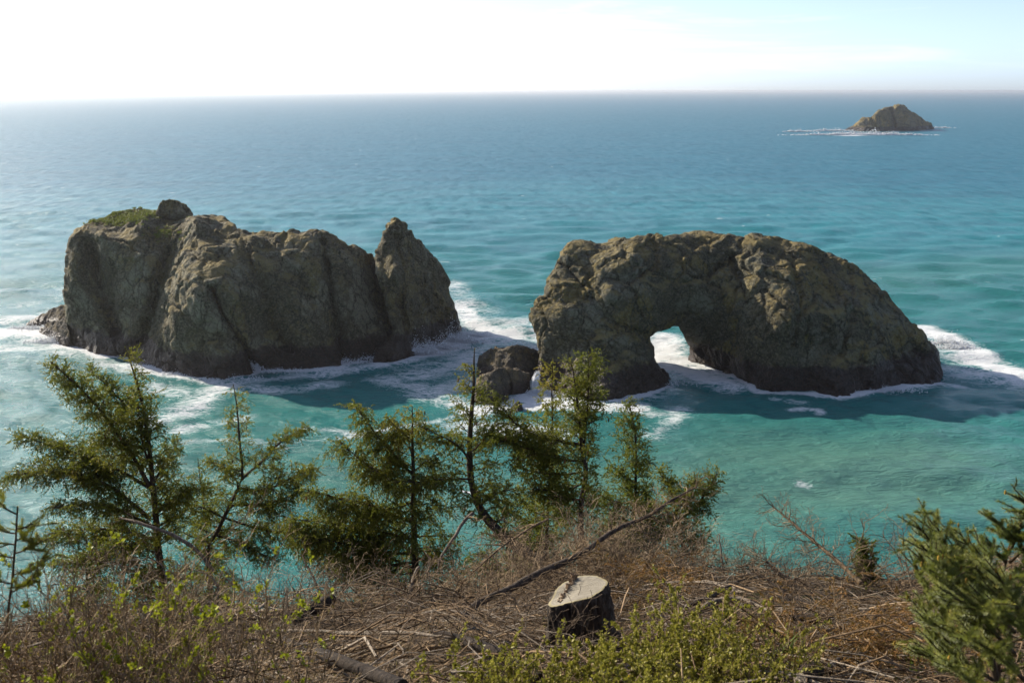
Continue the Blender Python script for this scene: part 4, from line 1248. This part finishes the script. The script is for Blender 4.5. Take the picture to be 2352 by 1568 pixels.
# ------------------------------------------------------------------ fallen trunks, logs and sticks
def log(name, label, pts, Ys, rad, mat, seed, twigs=0, twig_len=0.35, group=None, category='log', cut=None, fuzz=0.0, sides=9, twig_mat=None, jit=0.006, tw_t0=0.1, tw_lift=0.25):
    r = np.random.default_rng(seed)
    if Ys is None:          # lies on the ground
        q = np.array([on_ground(a, b_, np.interp(k, np.linspace(0, len(pts) - 1, len(rad)), rad) * .8 + .17) for k, (a, b_) in enumerate(pts)])
    else:
        q = np.array([at(a, b_, y) for (a, b_), y in zip(pts, Ys)])
    A = resample(q, 18, jit, r)
    rr_ = np.interp(np.linspace(0, 1, 18), np.linspace(0, 1, len(rad)), rad)
    rr_ = rr_ * (1 + 0.10 * r.normal(size=18))
    root = thing(name, A[0], label, category, group)
    mb = MB()
    tubes(mb, A, rr_, sides, 0.3, cap=True)
    mb.build('stem', mat, root)
    if cut is not None:
        d = (A[0] - A[1]) if cut == 0 else (A[-1] - A[-2])
        d /= np.linalg.norm(d)
        p = A[0] if cut == 0 else A[-1]
        m = MB()
        tubes(m, np.stack([p - d * .002, p + d * .004]), np.array([rr_[0 if cut == 0 else -1] * .93] * 2), 14, .8, cap=True)
        m.build('cut_end', PALEWOOD, root)
    if twigs:
        n = twigs
        i = np.zeros(n, int)
        t = r.uniform(tw_t0, 1, n)
        S = side_shoots(A[None], i, t, twig_len * r.uniform(.35, 1.2, n) * (1.2 - .6 * t), 55, r, 0.05, tw_lift, 5, 1.3)
        w = MB()
        tubes(w, S, np.linspace(.006, .0018, 5)[None] * r.uniform(.6, 1.2, (n, 1)), 4, r.random(n))
        i2, t2 = children(S, .055, .2, 1, r)
        S2 = side_shoots(S, i2, t2, r.uniform(.05, .16, len(i2)), 48, r, .05, .1, 4, 1.2)
        tubes(w, S2, .0018 * np.ones((len(S2), 4)), 3, r.random(len(S2)))
        i3, t3 = children(S2, .05, .3, 1, r)
        S3 = side_shoots(S2, i3, t3, r.uniform(.03, .08, len(i3)), 48, r, .05, .1, 3, 1.2)
        tubes(w, S3, .0013 * np.ones((len(S3), 3)), 3, r.random(len(S3)))
        tag(w.build('twig_spray', twig_mat or DEADWOOD, root), kind='stuff')
        if fuzz:
            l = MB()
            needles(l, S2[r.random(len(S2)) < fuzz], 120, .016, .004, r, r.random(len(S2)))
            tag(l.build('dead_needle_spray', NEEDLE_DEAD, root), kind='stuff')
    return root

log('fallen_tree', 'long slim fallen trunk slanting up behind the stump, still bearing dead side twigs', [(1062, 1412), (1130, 1366), (1230, 1322), (1340, 1266), (1440, 1205), (1530, 1152), (1600, 1116)], [8.0, 8.3, 8.8, 9.4, 10.0, 10.5, 10.9],
    [.034, .036, .034, .03, .026, .02, .010], BARK, 501, 85, .5, category='tree', cut=0, fuzz=0.15, jit=.022)
log('fallen_log', 'thick dark bark-covered log lying below a thin straight branch', [(650, 1466), (700, 1483), (760, 1508), (840, 1540), (920, 1572)], None, [.028, .03, .033, .035, .036], DARKLOG, 502, cut=0)
log('fallen_branch', 'thin straight grey branch lying level above the thick dark log', [(590, 1447), (720, 1449), (850, 1452), (1000, 1457), (1110, 1474)], None, [.014, .016, .016, .013, .008], GREYWOOD, 503, 7, .3, category='branch')
log('fallen_branch', 'forked brown branch running from the level grey branch down towards the shrubs', [(1000, 1452), (1070, 1470), (1130, 1494), (1190, 1525), (1235, 1552)], None, [.018, .026, .03, .034, .03], DARKLOG, 504, 12, .35, category='branch')
log('broken_log', 'short broken log with a reddish torn end lying on dry brush', [(676, 1420), (710, 1402), (765, 1374)], None, [.055, .06, .052], DARKLOG, 505, cut=1)
log('broken_limb', 'pale bent limb hanging from the leaning spruce', [(1086, 1178), (1062, 1202), (1040, 1238), (1015, 1275), (1004, 1316)], [11.6, 11.4, 11.2, 11.1, 11.0], [.022, .022, .02, .018, .008], GREYWOOD, 506, 5, .3, category='branch')
log('dead_snag', 'grey crooked dead snag standing at the foot of the bushiest spruce', [(938, 1440), (928, 1410), (940, 1370), (948, 1330), (962, 1300)], [8.6, 8.8, 9.0, 9.2, 9.4], [.034, .03, .026, .02, .012], GREYWOOD, 507, 8, .3, category='snag')
log('fallen_branch', 'rusty brown fine-twigged dead bough drooping beside the leaning trunk', [(1260, 1190), (1215, 1215), (1160, 1250), (1110, 1290), (1060, 1340)], [10.2, 10, 9.8, 9.5, 9.2], [.012, .012, .01, .008, .005], DEADWOOD, 508, 46, .5, category='branch', tw_lift=-.25, fuzz=.1)
log('dead_sapling', 'bare dead conifer sapling leaning out over the water with a fan of twigs', [(1978, 1338), (1930, 1296), (1880, 1250), (1820, 1200), (1772, 1160)], [9.6, 9.9, 10.2, 10.5, 10.8], [.024, .022, .018, .013, .006], DEADWOOD, 509, 46, .42, category='sapling', tw_t0=.3, tw_lift=.05)
log('dead_stick', 'upright bleached white stick standing in the slash', [(1661, 1338), (1660, 1300), (1656, 1260), (1653, 1226)], [10.2] * 4, [.010, .010, .009, .006], PALEWOOD, 510, 5, .18, category='stick')
log('fallen_branch', 'dark straight branch poking up out of the slash, past the stump from the leaning trunk', [(1560, 1398), (1620, 1375), (1660, 1355), (1712, 1328)], None, [.018, .018, .016, .014], DARKLOG, 511, 5, .25, category='branch')
log('fallen_branch', 'pale arched branch lying just beyond the yellow-green shrubs', [(1600, 1402), (1640, 1382), (1690, 1372), (1730, 1384), (1760, 1400)], None, [.022, .024, .022, .016, .010], GREYWOOD, 512, 6, .22, category='branch')
log('fallen_branch', 'long brown branch arching over the rusty needle heap', [(1780, 1490), (1860, 1460), (1950, 1436), (2050, 1430), (2120, 1420)], None, [.012, .013, .013, .011, .006], GREYWOOD, 513, 18, .3, category='branch')
log('fallen_branch', 'grey branch lying across the rusty needle heap towards the blue-green spruce', [(1900, 1530), (1960, 1490), (2040, 1455), (2110, 1420)], None, [.014, .014, .012, .006], GREYWOOD, 514, 16, .3, category='branch')
log('fallen_branch', 'leafless dark bough bending down from the dead sapling into the brush', [(1830, 1400), (1790, 1350), (1740, 1320), (1700, 1325)], [8.4, 8.7, 9, 9.2], [.014, .012, .010, .006], DARKLOG, 515, 20, .3, category='branch')
log('cut_log', 'small sawn log end lying at the edge of the rusty needle heap', [(1838, 1560), (1858, 1545), (1880, 1538)], None, [.045, .045, .043], DARKLOG, 516, cut=0)
log('fallen_branch', 'blackened branch stub lying under grey twigs beyond the yellow-green shrubs', [(1815, 1412), (1860, 1418), (1915, 1420)], None, [.035, .04, .036], DARKLOG, 517, category='branch')
log('dead_stalk', 'dark thin dead stem slanting over the water gap by the thin forked spruce', [(770, 1420), (745, 1370), (720, 1330), (690, 1268)], [9.4, 9.6, 9.9, 10.3], [.016, .014, .011, .005], DARKLOG, 518, 10, .3, category='stalk')
log('dead_branch', 'long grey dead branch crossing in front of the horned spruce trunk', [(490, 1310), (450, 1260), (390, 1225), (320, 1200), (275, 1188)], [12.6, 12.6, 12.7, 12.8, 13.0], [.022, .026, .026, .022, .012], GREYWOOD, 519, 8, .4, category='branch')
log('dead_branch', 'low dark dead branch dipping towards the water below the thin forked spruce', [(590, 1400), (660, 1420), (600, 1380), (520, 1330)], [9.0, 9.2, 9.4, 9.8], [.02, .018, .016, .010], DARKLOG, 520, 8, .3, category='branch')

# ------------------------------------------------------------------ shrubs
def bushy(name, label, foot, seed, mat, leafmat, n_stem=26, H=0.6, spread=0.8, leaf=0.014, leaves=2600, group=None, bareness=0.0, second=None, second_n=0, cat='shrub', el0=50, stem_r=.005, twiggy=7, tint0=.5):
    r = np.random.default_rng(seed)
    foot = np.asarray(foot, float)
    root = thing(name, foot, label, cat, group)
    az_ = r.uniform(0, 2 * math.pi, n_stem)
    el = np.radians(np.clip(r.normal(el0, 16, n_stem), 12, 88))
    p = foot + np.stack([r.normal(0, .10 * spread, n_stem), r.normal(0, .10 * spread, n_stem), 0 * az_], 1)
    p[:, 2] = gz(p[:, 0], p[:, 1]) - .04
    Ls = H * r.uniform(.6, 1.15, n_stem) / np.sin(np.maximum(el, .5)) * .8
    A = branch_from(p, az_, el, Ls, 7, r, .22, .06)
    w = MB()
    tubes(w, A, np.linspace(stem_r, .002, 7)[None] * r.uniform(.7, 1.2, (n_stem, 1)), 4, r.random(n_stem))
    i, t = children(A, .055 * 7 / twiggy, .25, 1, r)
    B = side_shoots(A, i, t, H * .34 * r.uniform(.4, 1.2, len(i)) * (1.25 - t * .7), 42, r, 0, .3, 4, 1.4)
    tubes(w, B, np.linspace(.0024, .0013, 4)[None] * np.ones((len(B), 1)), 3, r.random(len(B)))
    i, t = children(B, .05, .2, 1, r)
    C = side_shoots(B, i, t, .09 * r.uniform(.4, 1.3, len(i)), 45, r, 0, .3, 3, 1.4)
    tubes(w, C, .0014 * np.ones((len(C), 3)), 2, r.random(len(C)))
    tag(w.build('stem_cluster', mat, root), kind='stuff')
    def leafset(nm, m, n, size, pool, topw):
        if not n:
            return
        q = r.integers(0, len(pool), n)
        t_ = r.uniform(.15, 1, n)
        p_, tan = curve_eval(pool, q, t_)
        g = r.normal(size=(n, 3)) + tan * .8 + np.array([0, 0, .5])
        d = g / np.linalg.norm(g, axis=1, keepdims=True)
        s_ = np.cross(d, r.normal(size=(n, 3)))
        s_ /= np.linalg.norm(s_, axis=1, keepdims=True)
        up = np.cross(s_, d)
        l = (size * r.uniform(.6, 1.3, n))[:, None]
        V = np.stack([p_, p_ + d * l * .55 + s_ * l * .33 + up * l * .06, p_ + d * l, p_ + d * l * .55 - s_ * l * .33 + up * l * .06], 1).reshape(-1, 3)
        k = np.arange(n)[:, None] * 4
        l_ = MB()
        l_.add(V, np.concatenate([k + [0, 1, 2], k + [0, 2, 3]]), None, np.repeat(np.clip(tint0 + r.normal(0, .22, n), 0, 1) * np.where(r.random(n) < .985, .86, 1.16), 4))
        tag(l_.build(nm, m, root), kind='stuff')
    pool = np.concatenate([C, B[:, :3]]) if len(C) else B[:, :3]
    top = pool[:, -1, 2]
    leafset('foliage', leafmat, leaves, leaf, pool, 0)
    if second is not None:
        cl = pool[r.integers(0, len(pool), max(second_n // 16, 1))]
        leafset('new_growth', second, second_n, leaf * 1.9, cl, 0)
    return root

GS = 'yellow-green shrubs below the stump'
shr = [((1330, 1625), 'yellow-green small-leaved shrub growing up against the front of the stump', .42, 4200), ((1480, 1615), 'rounded yellow-green shrub between the stump shrub and the tallest one', .55, 4200),
       ((1620, 1580), 'tallest dense yellow-green shrub, its sprays reaching to the pale arched branch', .72, 5600), ((1730, 1620), 'thinning yellow-green shrub with bare brown stems, next to the rusty needle heap', .6, 2600),
       ((1200, 1640), 'low yellow-green shrub beside the forked brown branch', .42, 2600), ((1400, 1680), 'yellow-dotted low shrub in front of the stump shrub', .45, 3600), ((1560, 1690), 'broad low yellow-green shrub in front of the tallest one', .5, 4000), ((1060, 1640), 'small open sprig of yellow-green shrub by the thick dark log', .34, 900)]
for k, ((a, b_), lab, H, nl_) in enumerate(shr):
    g = on_ground(a, b_)
    bushy('shrub', lab, g, 600 + k, DEADWOOD, LEAF, 30, H * .7, 1.5, .019, int(nl_ * 2.3), GS, el0=56)
GB = 'brown brush below the horned spruce'
brs = [((60, 1680), 'brown brush with sparse leaves around the thin sapling', .75), ((200, 1640), 'twiggy brown brush clump dotted with lime green leaves', .8), ((330, 1690), 'leafless tangle of tan stems with lime leaf tufts', .8), ((470, 1620), 'tallest rusty-topped brown brush with many bright lime leaves', .95),
       ((560, 1700), 'open pale-stemmed brown bush next to the thick dark log', .75), ((120, 1560), 'low brown brush below the scrubby spruce', .55), ((380, 1560), 'dry brown brush below the pale arched dead shrub', .6)]
for k, ((a, b_), lab, H) in enumerate(brs):
    d = ray(a, b_)
    g = on_ground(a, b_)
    bushy('brush', lab, g, 650 + k, TAN, LEAF if k == 3 else LEAF_B, 26, H * .85, 1.9, .013, 700, GB, second=LEAF_Y, second_n=[250, 900, 800, 1300, 400, 200, 350][k], el0=62, stem_r=.0055, twiggy=8)

# ------------------------------------------------------------------ dead pale shrub by the horned spruce
def arched(name, label, paths, Y, seed, mat, r0=.009, group=None):
    r = np.random.default_rng(seed)
    Q = [np.array([at(a, b_, Y + dy) for (a, b_), dy in zip(p, np.linspace(0, .3, len(p)))]) for p in paths]
    root = thing(name, np.array([Q[0][0][0], Q[0][0][1], gz(Q[0][0][0], Q[0][0][1])]), label, 'shrub', group)
    w = MB()
    A = np.stack([resample(q, 12, .008, r) for q in Q])
    for q in A:
        m = MB()
        f = q[0].copy()
        f[2] = gz(f[0], f[1]) - .05
        q2 = np.concatenate([[f], q]) if q[0, 2] > f[2] + .1 else q
        tubes(m, q2, np.linspace(r0, .003, len(q2)), 6, .5)
        m.build('stem', mat, root)
    i, t = children(A, .045, .1, 1, r)
    B = side_shoots(A, i, t, .38 * r.uniform(.3, 1.2, len(i)), 50, r, .1, .12, 5, 1.3)
    tubes(w, B, np.linspace(.004, .0015, 5)[None] * np.ones((len(B), 1)), 3, r.random(len(B)))
    i, t = children(B, .05, .2, 1, r)
    C = side_shoots(B, i, t, .11 * r.uniform(.4, 1.3, len(i)), 48, r, .1, .1, 4, 1.3)
    tubes(w, C, .0014 * np.ones((len(C), 4)), 3, r.random(len(C)))
    tag(w.build('twig_spray', DRY if mat is not DEADWOOD else DEADWOOD, root), kind='stuff')
arched('dead_shrub', 'bleached dead shrub with arched pale stems in front of the horned spruce', [[(285, 1450), (284, 1380), (280, 1300), (230, 1290), (205, 1275)], [(385, 1440), (386, 1380), (380, 1330), (360, 1290), (300, 1286)], [(455, 1430), (452, 1370), (430, 1335), (395, 1315), (362, 1290)],
       [(500, 1420), (500, 1350), (480, 1320), (440, 1305), (410, 1295)], [(495, 1380), (505, 1330), (515, 1295)], [(230, 1440), (225, 1390), (190, 1350), (120, 1340)], [(330, 1450), (335, 1400), (330, 1350), (345, 1310)]], 8.6, 701, GREYWOOD)
arched('dead_shrub', 'wiry grey dead shrub rooted between the broken log and the bushiest spruce', [[(850, 1440), (840, 1390), (800, 1340), (760, 1310)], [(870, 1440), (880, 1380), (880, 1330), (850, 1290)], [(900, 1440), (905, 1400), (930, 1350)], [(820, 1440), (790, 1400), (740, 1370)]], 8.8, 702, DEADWOOD, .007)
arched('dead_shrub', 'wiry brown dead shrub massed behind the stump', [[(1450, 1400), (1440, 1330), (1420, 1270), (1400, 1200)], [(1500, 1400), (1510, 1330), (1500, 1260), (1470, 1210)], [(1400, 1380), (1380, 1310), (1330, 1260), (1300, 1180)], [(1540, 1390), (1560, 1330), (1600, 1280), (1620, 1240)], [(1350, 1360), (1330, 1300), (1290, 1250)]], 10.2, 703, DEADWOOD, .008)
arched('dead_shrub', 'spidery dead shrub on the crest between the white stick and the dead sapling', [[(1800, 1370), (1790, 1320), (1750, 1280), (1700, 1270)], [(1780, 1370), (1760, 1310), (1755, 1260)], [(1830, 1380), (1800, 1330), (1770, 1290), (1735, 1300)], [(1860, 1380), (1850, 1320), (1880, 1270)]], 9.4, 704, DEADWOOD, .007)
arched('dead_shrub', 'spidery dead shrub on the crest around the short green sapling', [[(2060, 1380), (2040, 1330), (2010, 1290), (1960, 1280)], [(2080, 1380), (2080, 1320), (2060, 1270), (2025, 1225)], [(2100, 1380), (2090, 1330), (2075, 1260), (2070, 1210)], [(1930, 1370), (1945, 1300), (1975, 1240), (1988, 1195)], [(2040, 1370), (2000, 1340), (1940, 1310)]], 9.6, 705, DEADWOOD, .007)
arched('dead_shrub', 'wiry grey brush standing at the crest past the bushiest spruce, behind the snag', [[(1010, 1440), (1000, 1390), (985, 1330), (990, 1280)], [(1040, 1430), (1040, 1370), (1060, 1320)], [(990, 1440), (970, 1400), (960, 1360)], [(1070, 1430), (1090, 1390), (1130, 1350)]], 8.9, 706, GREYWOOD, .006)

# ------------------------------------------------------------------ slash and litter nobody could count
def slash():
    r = np.random.default_rng(801)
    def scatter(n, ylo, yhi, bias=1.0):
        y = ylo + (yhi - ylo) * r.random(n) ** bias
        x = r.uniform(-1, 1, n) * (y * .62 + .8)
        return x, y
    def lying(mb, n, L, rad, lift, ylo=4.2, yhi=12.6, K=4, curl=.12, sides=3):
        x, y = scatter(n, ylo, yhi)
        a = r.uniform(0, 2 * math.pi, n)
        l = L * r.uniform(.35, 1.3, n)
        s = np.linspace(-.5, .5, K)[None]
        c1, c2 = r.normal(0, curl, (n, 1)) * l[:, None], r.normal(0, curl, (n, 1)) * l[:, None]
        u = s * l[:, None]
        vv = c1 * (1 - 4 * s * s) + c2 * s
        X_ = x[:, None] + np.cos(a)[:, None] * u - np.sin(a)[:, None] * vv
        Y_ = y[:, None] + np.sin(a)[:, None] * u + np.cos(a)[:, None] * vv
        Z_ = gz(X_, Y_) + r.uniform(.0, lift, (n, 1)) + r.normal(0, .16, (n, 1)) * u + np.abs(r.normal(0, .10, (n, 1))) * l[:, None] * (1 - 4 * s * s)
        tubes(mb, np.stack([X_, Y_, Z_], -1), rad * np.linspace(1, .5, K)[None] * r.uniform(.5, 1.5, (n, 1)), sides, r.random(n))
    mb = MB()
    lying(mb, 6000, .34, .0034, .12, sides=2)
    lying(mb, 3000, .55, .0046, .2)
    lying(mb, 600, .95, .008, .22, 4.6)
    o = mb.build('slash_twigs', DRY)
    tag(o, 'litter of dry brown twigs covering the slope', None, None, 'stuff')
    mb = MB()
    lying(mb, 2600, .42, .0036, .18, sides=2)
    lying(mb, 900, .7, .005, .22)
    lying(mb, 160, 1.1, .010, .14, 4.6)
    o = mb.build('grey_twigs', GREYWOOD)
    tag(o, 'scattered bleached grey twigs among the brown litter', None, None, 'stuff')
    # small branched sprays standing out of the litter
    n = 1000
    x, y = scatter(n, 4.6, 12.8)
    p = np.stack([x, y, gz(x, y) - .02], 1)
    A = branch_from(p, r.uniform(0, 6.28, n), np.radians(np.clip(r.normal(38, 22, n), 4, 85)), r.uniform(.18, .75, n), 5, r, -.1, .06)
    mb = MB()
    tubes(mb, A, np.linspace(.0042, .0015, 5)[None] * r.uniform(.6, 1.3, (n, 1)), 3, r.random(n))
    i, t = children(A, .04, .15, 1, r)
    B = side_shoots(A, i, t, .17 * r.uniform(.3, 1.3, len(i)), 50, r, .15, .05, 4, 1.2)
    tubes(mb, B, .0019 * np.ones((len(B), 4)), 2, r.random(len(B)))
    i, t = children(B, .045, .2, 1, r)
    C = side_shoots(B, i, t, .07 * r.uniform(.4, 1.3, len(i)), 48, r, .1, .05, 3, 1.2)
    tubes(mb, C, .0016 * np.ones((len(C), 3)), 2, r.random(len(C)))
    o = mb.build('dry_brush', TWIGWOOD)
    tag(o, 'low standing sprays of dead brown brush across the slope', None, None, 'stuff')
    # taller tangles of dead brush along the crest
    n = 480
    x = np.where(r.random(n) < .5, r.uniform(-7.5, 7.5, n), r.normal(.9, 1.1, n))
    y = np.clip(11 + 0.42 * x, 8.0, 12.3) + r.normal(-.3, .7, n)
    hgt = 0.48 + 0.45 * np.exp(-((x - 0.9) / 1.6) ** 2) + 0.3 * np.exp(-((x + 4.2) / 1.5) ** 2)
    p = np.stack([x, y, gz(x, y) - .02], 1)
    A = branch_from(p, r.uniform(0, 6.28, n), np.radians(np.clip(r.normal(52, 18, n), 8, 88)), hgt * r.uniform(.6, 1.25, n), 6, r, -.15, .07)
    mb = MB()
    tubes(mb, A, np.linspace(.006, .0018, 6)[None] * r.uniform(.6, 1.3, (n, 1)), 3, r.random(n))
    i, t = children(A, .035, .15, 1, r)
    B = side_shoots(A, i, t, .24 * r.uniform(.3, 1.3, len(i)), 50, r, .2, .05, 4, 1.2)
    tubes(mb, B, .0026 * np.ones((len(B), 4)), 2, r.random(len(B)))
    i, t = children(B, .05, .2, 1, r)
    C = side_shoots(B, i, t, .09 * r.uniform(.4, 1.3, len(i)), 48, r, .15, .05, 3, 1.2)
    tubes(mb, C, .0018 * np.ones((len(C), 3)), 2, r.random(len(C)))
    o = mb.build('dead_brush', DEADWOOD)
    tag(o, 'tall dark tangle of dead twigs along the crest among the tree feet', None, None, 'stuff')
    # dry grass
    x, y = scatter(9000, 4.4, 12)
    k = fbm(np.stack([x, y, 0 * x], 1) * .9, 3, 55) > .47
    mb = MB()
    blades(mb, np.stack([x, y, gz(x, y) - .02], 1)[k], .16, .0028, 1.1, 56)
    o = mb.build('dry_grass', FERN)
    tag(o, 'straw coloured dry grass between the twigs', None, None, 'stuff')
    # rusty dead spruce boughs heaped on the ground
    for nm, spots, lab in (('dead_bough_heap', [(1960, 1520, 44, .5), (2050, 1550, 34, .45), (1890, 1550, 26, .4), (2040, 1480, 20, .4)], 'heap of rusty brown dead spruce boughs before the blue-green spruce'),
                           ('dead_bough_heap', [(1440, 1330, 16, .5), (1560, 1350, 18, .5), (1470, 1400, 14, .4)], 'rusty dead needle heap lying just beyond the stump')):
        S = []
        for a, b_, m, rad in spots:
            g = on_ground(a, b_, .05)
            P = g + np.stack([r.normal(0, rad * .6, m), r.normal(0, rad * .6, m), 0 * np.arange(m)], 1)
            P[:, 2] = gz(P[:, 0], P[:, 1]) + r.uniform(.10, .38, m)
            S.append(branch_from(P, r.uniform(0, 6.28, m), np.radians(r.normal(5, 18, m)), r.uniform(.25, .6, m), 5, r, -.15, .05))
        S = np.concatenate(S)
        w, l = MB(), MB()
        tubes(w, S, np.linspace(.006, .002, 5)[None] * np.ones((len(S), 1)), 4, r.random(len(S)))
        i, t = children(S, .035, .1, 1, r)
        B = side_shoots(S, i, t, .14 * r.uniform(.4, 1.2, len(i)), 50, r, .35, 0, 4, .9)
        tubes(w, B, .0017 * np.ones((len(B), 4)), 3, r.random(len(B)))
        needles(l, B, 420, .019, .005, r, np.clip(r.normal(.5, .2, len(B)), 0, 1))
        root = thing(nm, S[:, 0].mean(0), lab, 'heap')
        tag(w.build('branchwork', DEADWOOD, root), kind='stuff')
        tag(l.build('dead_needle_spray', NEEDLE_DEAD, root), kind='stuff')
slash()

def tuft(label, vx, vy, n, L, seed, W=.007):
    r = np.random.default_rng(seed)
    g = on_ground(vx, vy)
    P = g + np.stack([r.normal(0, .05, n), r.normal(0, .05, n), np.zeros(n)], 1)
    P[:, 2] = gz(P[:, 0], P[:, 1]) - .01
    mb = MB()
    blades(mb, P, L, W, .9, seed)
    tag(mb.build('grass_tuft', GRASSY), label, 'grass', 'green grass tufts')
tuft('broad-bladed green grass tuft by the small sawn log end', 1790, 1575, 26, .34, 901, .009)
tuft('bright green grass tuft at the foot of the blue-green spruce', 2105, 1575, 40, .26, 902)
tuft('small green grass tuft beside the forked brown branch', 1260, 1440, 22, .10, 903, .005)
tuft('small green grass tuft by the blackened branch stub', 1865, 1455, 22, .12, 904, .005)

# ------------------------------------------------------------------ waterfall and spray at the rocks
b = NT('white_water')
WHITE = b.finish((0.8, 0.82, 0.84), 0.6)
def waterfall():
    r = np.random.default_rng(950)
    mb = MB()
    Yw = sea_at(1232, 903)[1] - .2
    n = 90
    x0 = 1229 + r.normal(0, 3.2, n)
    P = []
    for a in x0:
        b0, b1, b2 = 856 + r.uniform(-6, 14), 872 + r.uniform(-4, 9), 900 + r.uniform(-16, 6)
        w_ = r.normal(0, 1.6)
        q = np.stack([at(a + 6 + w_, b0, Yw + 2.2), at(a + 2 + w_, (b0 + b1) / 2, Yw + 1.5), at(a, b1, Yw + .7), at(a - 1 - w_, (b1 + b2) / 2, Yw + .2), at(a - 1.5 - w_, b2, Yw)])
        P.append(resample(q, 8, .04, r))
    tubes(mb, np.stack(P), np.array([[.015, .05, .06, .05, .045, .035, .03, .012]]) * r.uniform(.4, 1.2, (n, 1)), 4, .5)
    o = mb.build('waterfall', WHITE)
    tag(o, 'small white waterfall pouring off the rocks beside the arch', 'waterfall')
waterfall()

def spray(label, spots, seed):
    """thrown spray: thousands of separate drops"""
    r = np.random.default_rng(seed)
    octa = np.array([(1, 1, 1), (-1, -1, 1), (-1, 1, -1), (1, -1, -1)], float) * .8
    of = np.array([(0, 1, 2), (0, 3, 1), (0, 2, 3), (1, 3, 2)])
    mb = MB()
    for vx, vy, w, h, n, sz in spots:
        p = sea_at(vx, vy)
        u = r.normal(size=n)
        hh = np.abs(r.normal(0, .45, n)) * h * np.exp(-(u / 1.6) ** 2)
        jets = np.sin(u * 5 + r.uniform(0, 6)) * .3 + .85
        P = p + np.stack([u * w * .5, r.normal(0, .9, n), hh * jets], 1)
        s = sz * r.uniform(.3, 1.3, n) * np.where(hh < h * .35, 1.3, .7)
        V = (P[:, None] + octa[None] * s[:, None, None] * r.uniform(.6, 1.3, (n, 1, 3))).reshape(-1, 3)
        mb.add(V, (np.arange(n)[:, None, None] * 4 + of[None]).reshape(-1, 3))
    tag(mb.build('sea_spray', WHITE), label, None, None, 'stuff')
spray('white spray thrown up along the foot of the big sea stack', [(585, 846, 2.2, 4.2, 700, .11), (640, 852, 7, 1.0, 500, .10), (520, 869, 8, .9, 500, .10), (430, 858, 8, .8, 500, .10), (800, 835, 5, 2.0, 600, .10), (850, 824, 6, 1.6, 500, .10), (340, 840, 7, .9, 400, .1), (720, 852, 8, .8, 400, .1), (120, 785, 5, 2.0, 800, .13), (70, 755, 6, 1.6, 600, .13)], 961)
spray('cloud of spray bursting at the foot of the pinnacle', [(960, 812, 6, 4.0, 1500, .12), (1000, 802, 8, 4.2, 1900, .12), (1045, 786, 6, 5.0, 1500, .13), (1075, 772, 5, 2.6, 700, .12)], 962)
spray('white spray breaking on the shoulder of the arch rock', [(2172, 790, 5, 2.6, 1200, .13), (2195, 800, 5, 2.2, 900, .13), (2040, 897, 6, 1.2, 500, .1), (1980, 905, 5, .8, 300, .09), (1240, 905, 4, 1.2, 600, .1), (1300, 915, 6, .8, 300, .09), (1550, 880, 4, .6, 200, .08)], 963)
spray('line of surf breaking in front of the distant island', [(1930, 311, 60, 5, 900, .8), (1990, 310, 50, 7, 900, .9), (2050, 311, 50, 5, 800, .8), (1832, 303, 22, 4, 300, .7), (1912, 301.5, 40, 5, 400, .8), (2160, 294.5, 24, 4, 250, .7)], 964)

# ------------------------------------------------------------------ sea haze
def haze():
    x, y0, y1, z0, z1 = 25500, -25500, 25500, -12.0, CAM_H + 2.5
    V = [(sx * x, yy, zz) for zz in (z0, z1) for sx, yy in ((-1, y0), (1, y0), (1, y1), (-1, y1))]
    F = [(0, 3, 2, 1), (4, 5, 6, 7), (0, 1, 5, 4), (1, 2, 6, 5), (2, 3, 7, 6), (3, 0, 4, 7)]
    m = bpy.data.materials.new('haze')
    m.use_nodes = True
    t = m.node_tree
    t.nodes.remove(t.nodes['Principled BSDF'])
    pv = t.nodes.new('ShaderNodeVolumePrincipled')
    pv.inputs['Color'].default_value = (0.98, 0.98, 0.97, 1)
    pv.inputs['Density'].default_value = HAZE
    pv.inputs['Anisotropy'].default_value = 0.66
    t.links.new(pv.outputs[0], t.nodes['Material Output'].inputs['Volume'])
    o = mesh_obj('haze', V, [np.array(F)], m, smooth=False)
    tag(o, 'thin pale sea haze over the water', None, None, 'stuff')
HAZE = 0.000072
haze()
